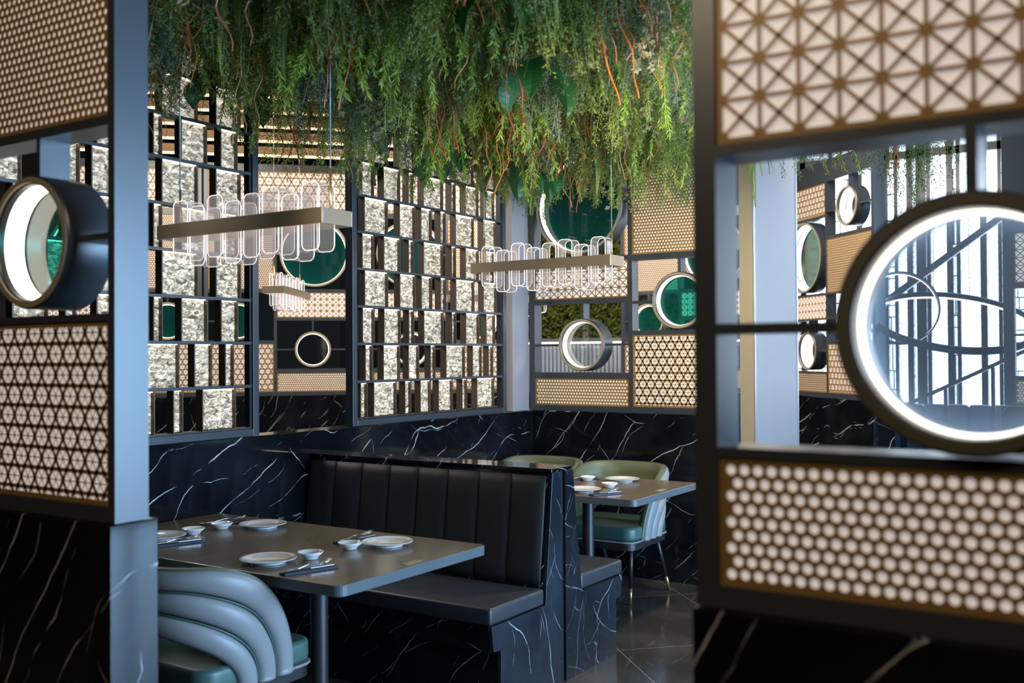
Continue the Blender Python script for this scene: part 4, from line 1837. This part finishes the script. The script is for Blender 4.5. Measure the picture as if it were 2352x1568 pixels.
# ------------------------------------------------------------------ background beyond the back screen
bc = thing('bar_counter', 'fluted grey bar counter with a lit edge seen through the back screen opening', 'counter')
mb = MB()
n = 60
for i in range(n):
    x = -7.0+i*0.055
    mb.lathe([(0.0001, 0), (0.024, 0), (0.024, 0.72), (0.0001, 0.72)], (x, 0, 0.9), 8)
for i in range(len(mb.v)):
    v = mb.v[i]
    mb.v[i] = (v[0], v[1]+10.60, v[2])
mb.build('fluted_front', 'fluted_grey', bc, smooth=True)
mb = MB(); mb.box(-7.1, -3.7, 10.56, 11.1, 1.645, 1.69)
mb.build('countertop', 'white_panel', bc)
mb = MB(); mb.box(-7.1, -3.7, 10.555, 10.56, 1.625, 1.645)
mb.build('light_strip', 'led_warm', bc)
mb = MB(); mb.box(-7.1, -3.7, 10.63, 11.0, 0, 1.645)
mb.build('counter_body', 'plaster_dark', bc)
mb = MB()
g = random.Random(9)
for i in range(9000):
    p = Vector((g.uniform(-7.4, -4.9), 11.24+g.uniform(-0.10, 0.0), g.uniform(1.6, 3.2)))
    leaf(mb, p, (rv(g)+Vector((0, -0.4, -0.5))).normalized(), rv(g), 0.07, 0.03)
o = mb.build('moss_wall', 'leaf_mid', smooth=False)
tag(o, 'leafy green wall behind the fluted bar counter', 'plant wall', kind='stuff')
mb = MB(); mb.box(-7.5, -3.7, 11.36, 11.42, 0, 4.3)
structure('wall_bar', mb, 'plaster_dark', label='dark wall behind the bar counter')

# slatted soffit with light lines above the far angled screens
sf = thing('slatted_soffit', 'timber slatted soffit with lines of warm light above the far screens', 'soffit')
for k in range(5):
    z = 3.47+k*0.13
    mb = MB(frame_matrix(w1pt(-4.8), R(45)))
    mb.box(0, 7.0, -0.25-k*0.05, -0.17-k*0.05, z, z+0.075)
    mb.build('slat', 'wood_slat', sf)
    mb = MB(frame_matrix(w1pt(-4.8), R(45)))
    mb.box(0, 7.0, -0.24-k*0.05, -0.18-k*0.05, z-0.012, z-0.001)
    mb.build('light_strip', 'led_orange', sf)

# hoop lamps hanging in front of the far window
for rad, rx, ry, x, z, lb in ((0.62, 70, 12, -1.50, 1.75, 'large thin hoop lamp hanging almost flat before the far window'),
                              (0.30, 25, 60, -1.90, 1.87, 'smaller upright hoop lamp left of the large hoop before the far window')):
    hp = thing('hoop_lamp', lb, 'lamp', (x, 8.9, z))
    Mh = Euler((R(90-rx), R(ry), 0)).to_matrix().to_4x4()
    mb = MB(Mh)
    mb.lathe([(rad, -0.03), (rad+0.012, -0.03), (rad+0.012, 0.03), (rad, 0.03), (rad, -0.03)], (0, 0, 0), 64)
    mb.build('hoop', 'steel', hp)
    mb = MB(Mh)
    mb.lathe([(rad-0.001, -0.028), (rad-0.003, -0.028), (rad-0.003, -0.012), (rad-0.001, -0.012)], (0, 0, 0), 64)
    mb.build('light_strip', 'led_warm', hp)
    top = Mh @ Vector((0, rad+0.006, 0))
    mb = MB(); mb.tube([tuple(top), (top.x, top.y, 4.295-z)], 0.003, 6)
    mb.build('cable', 'cable_grey', hp, smooth=True)
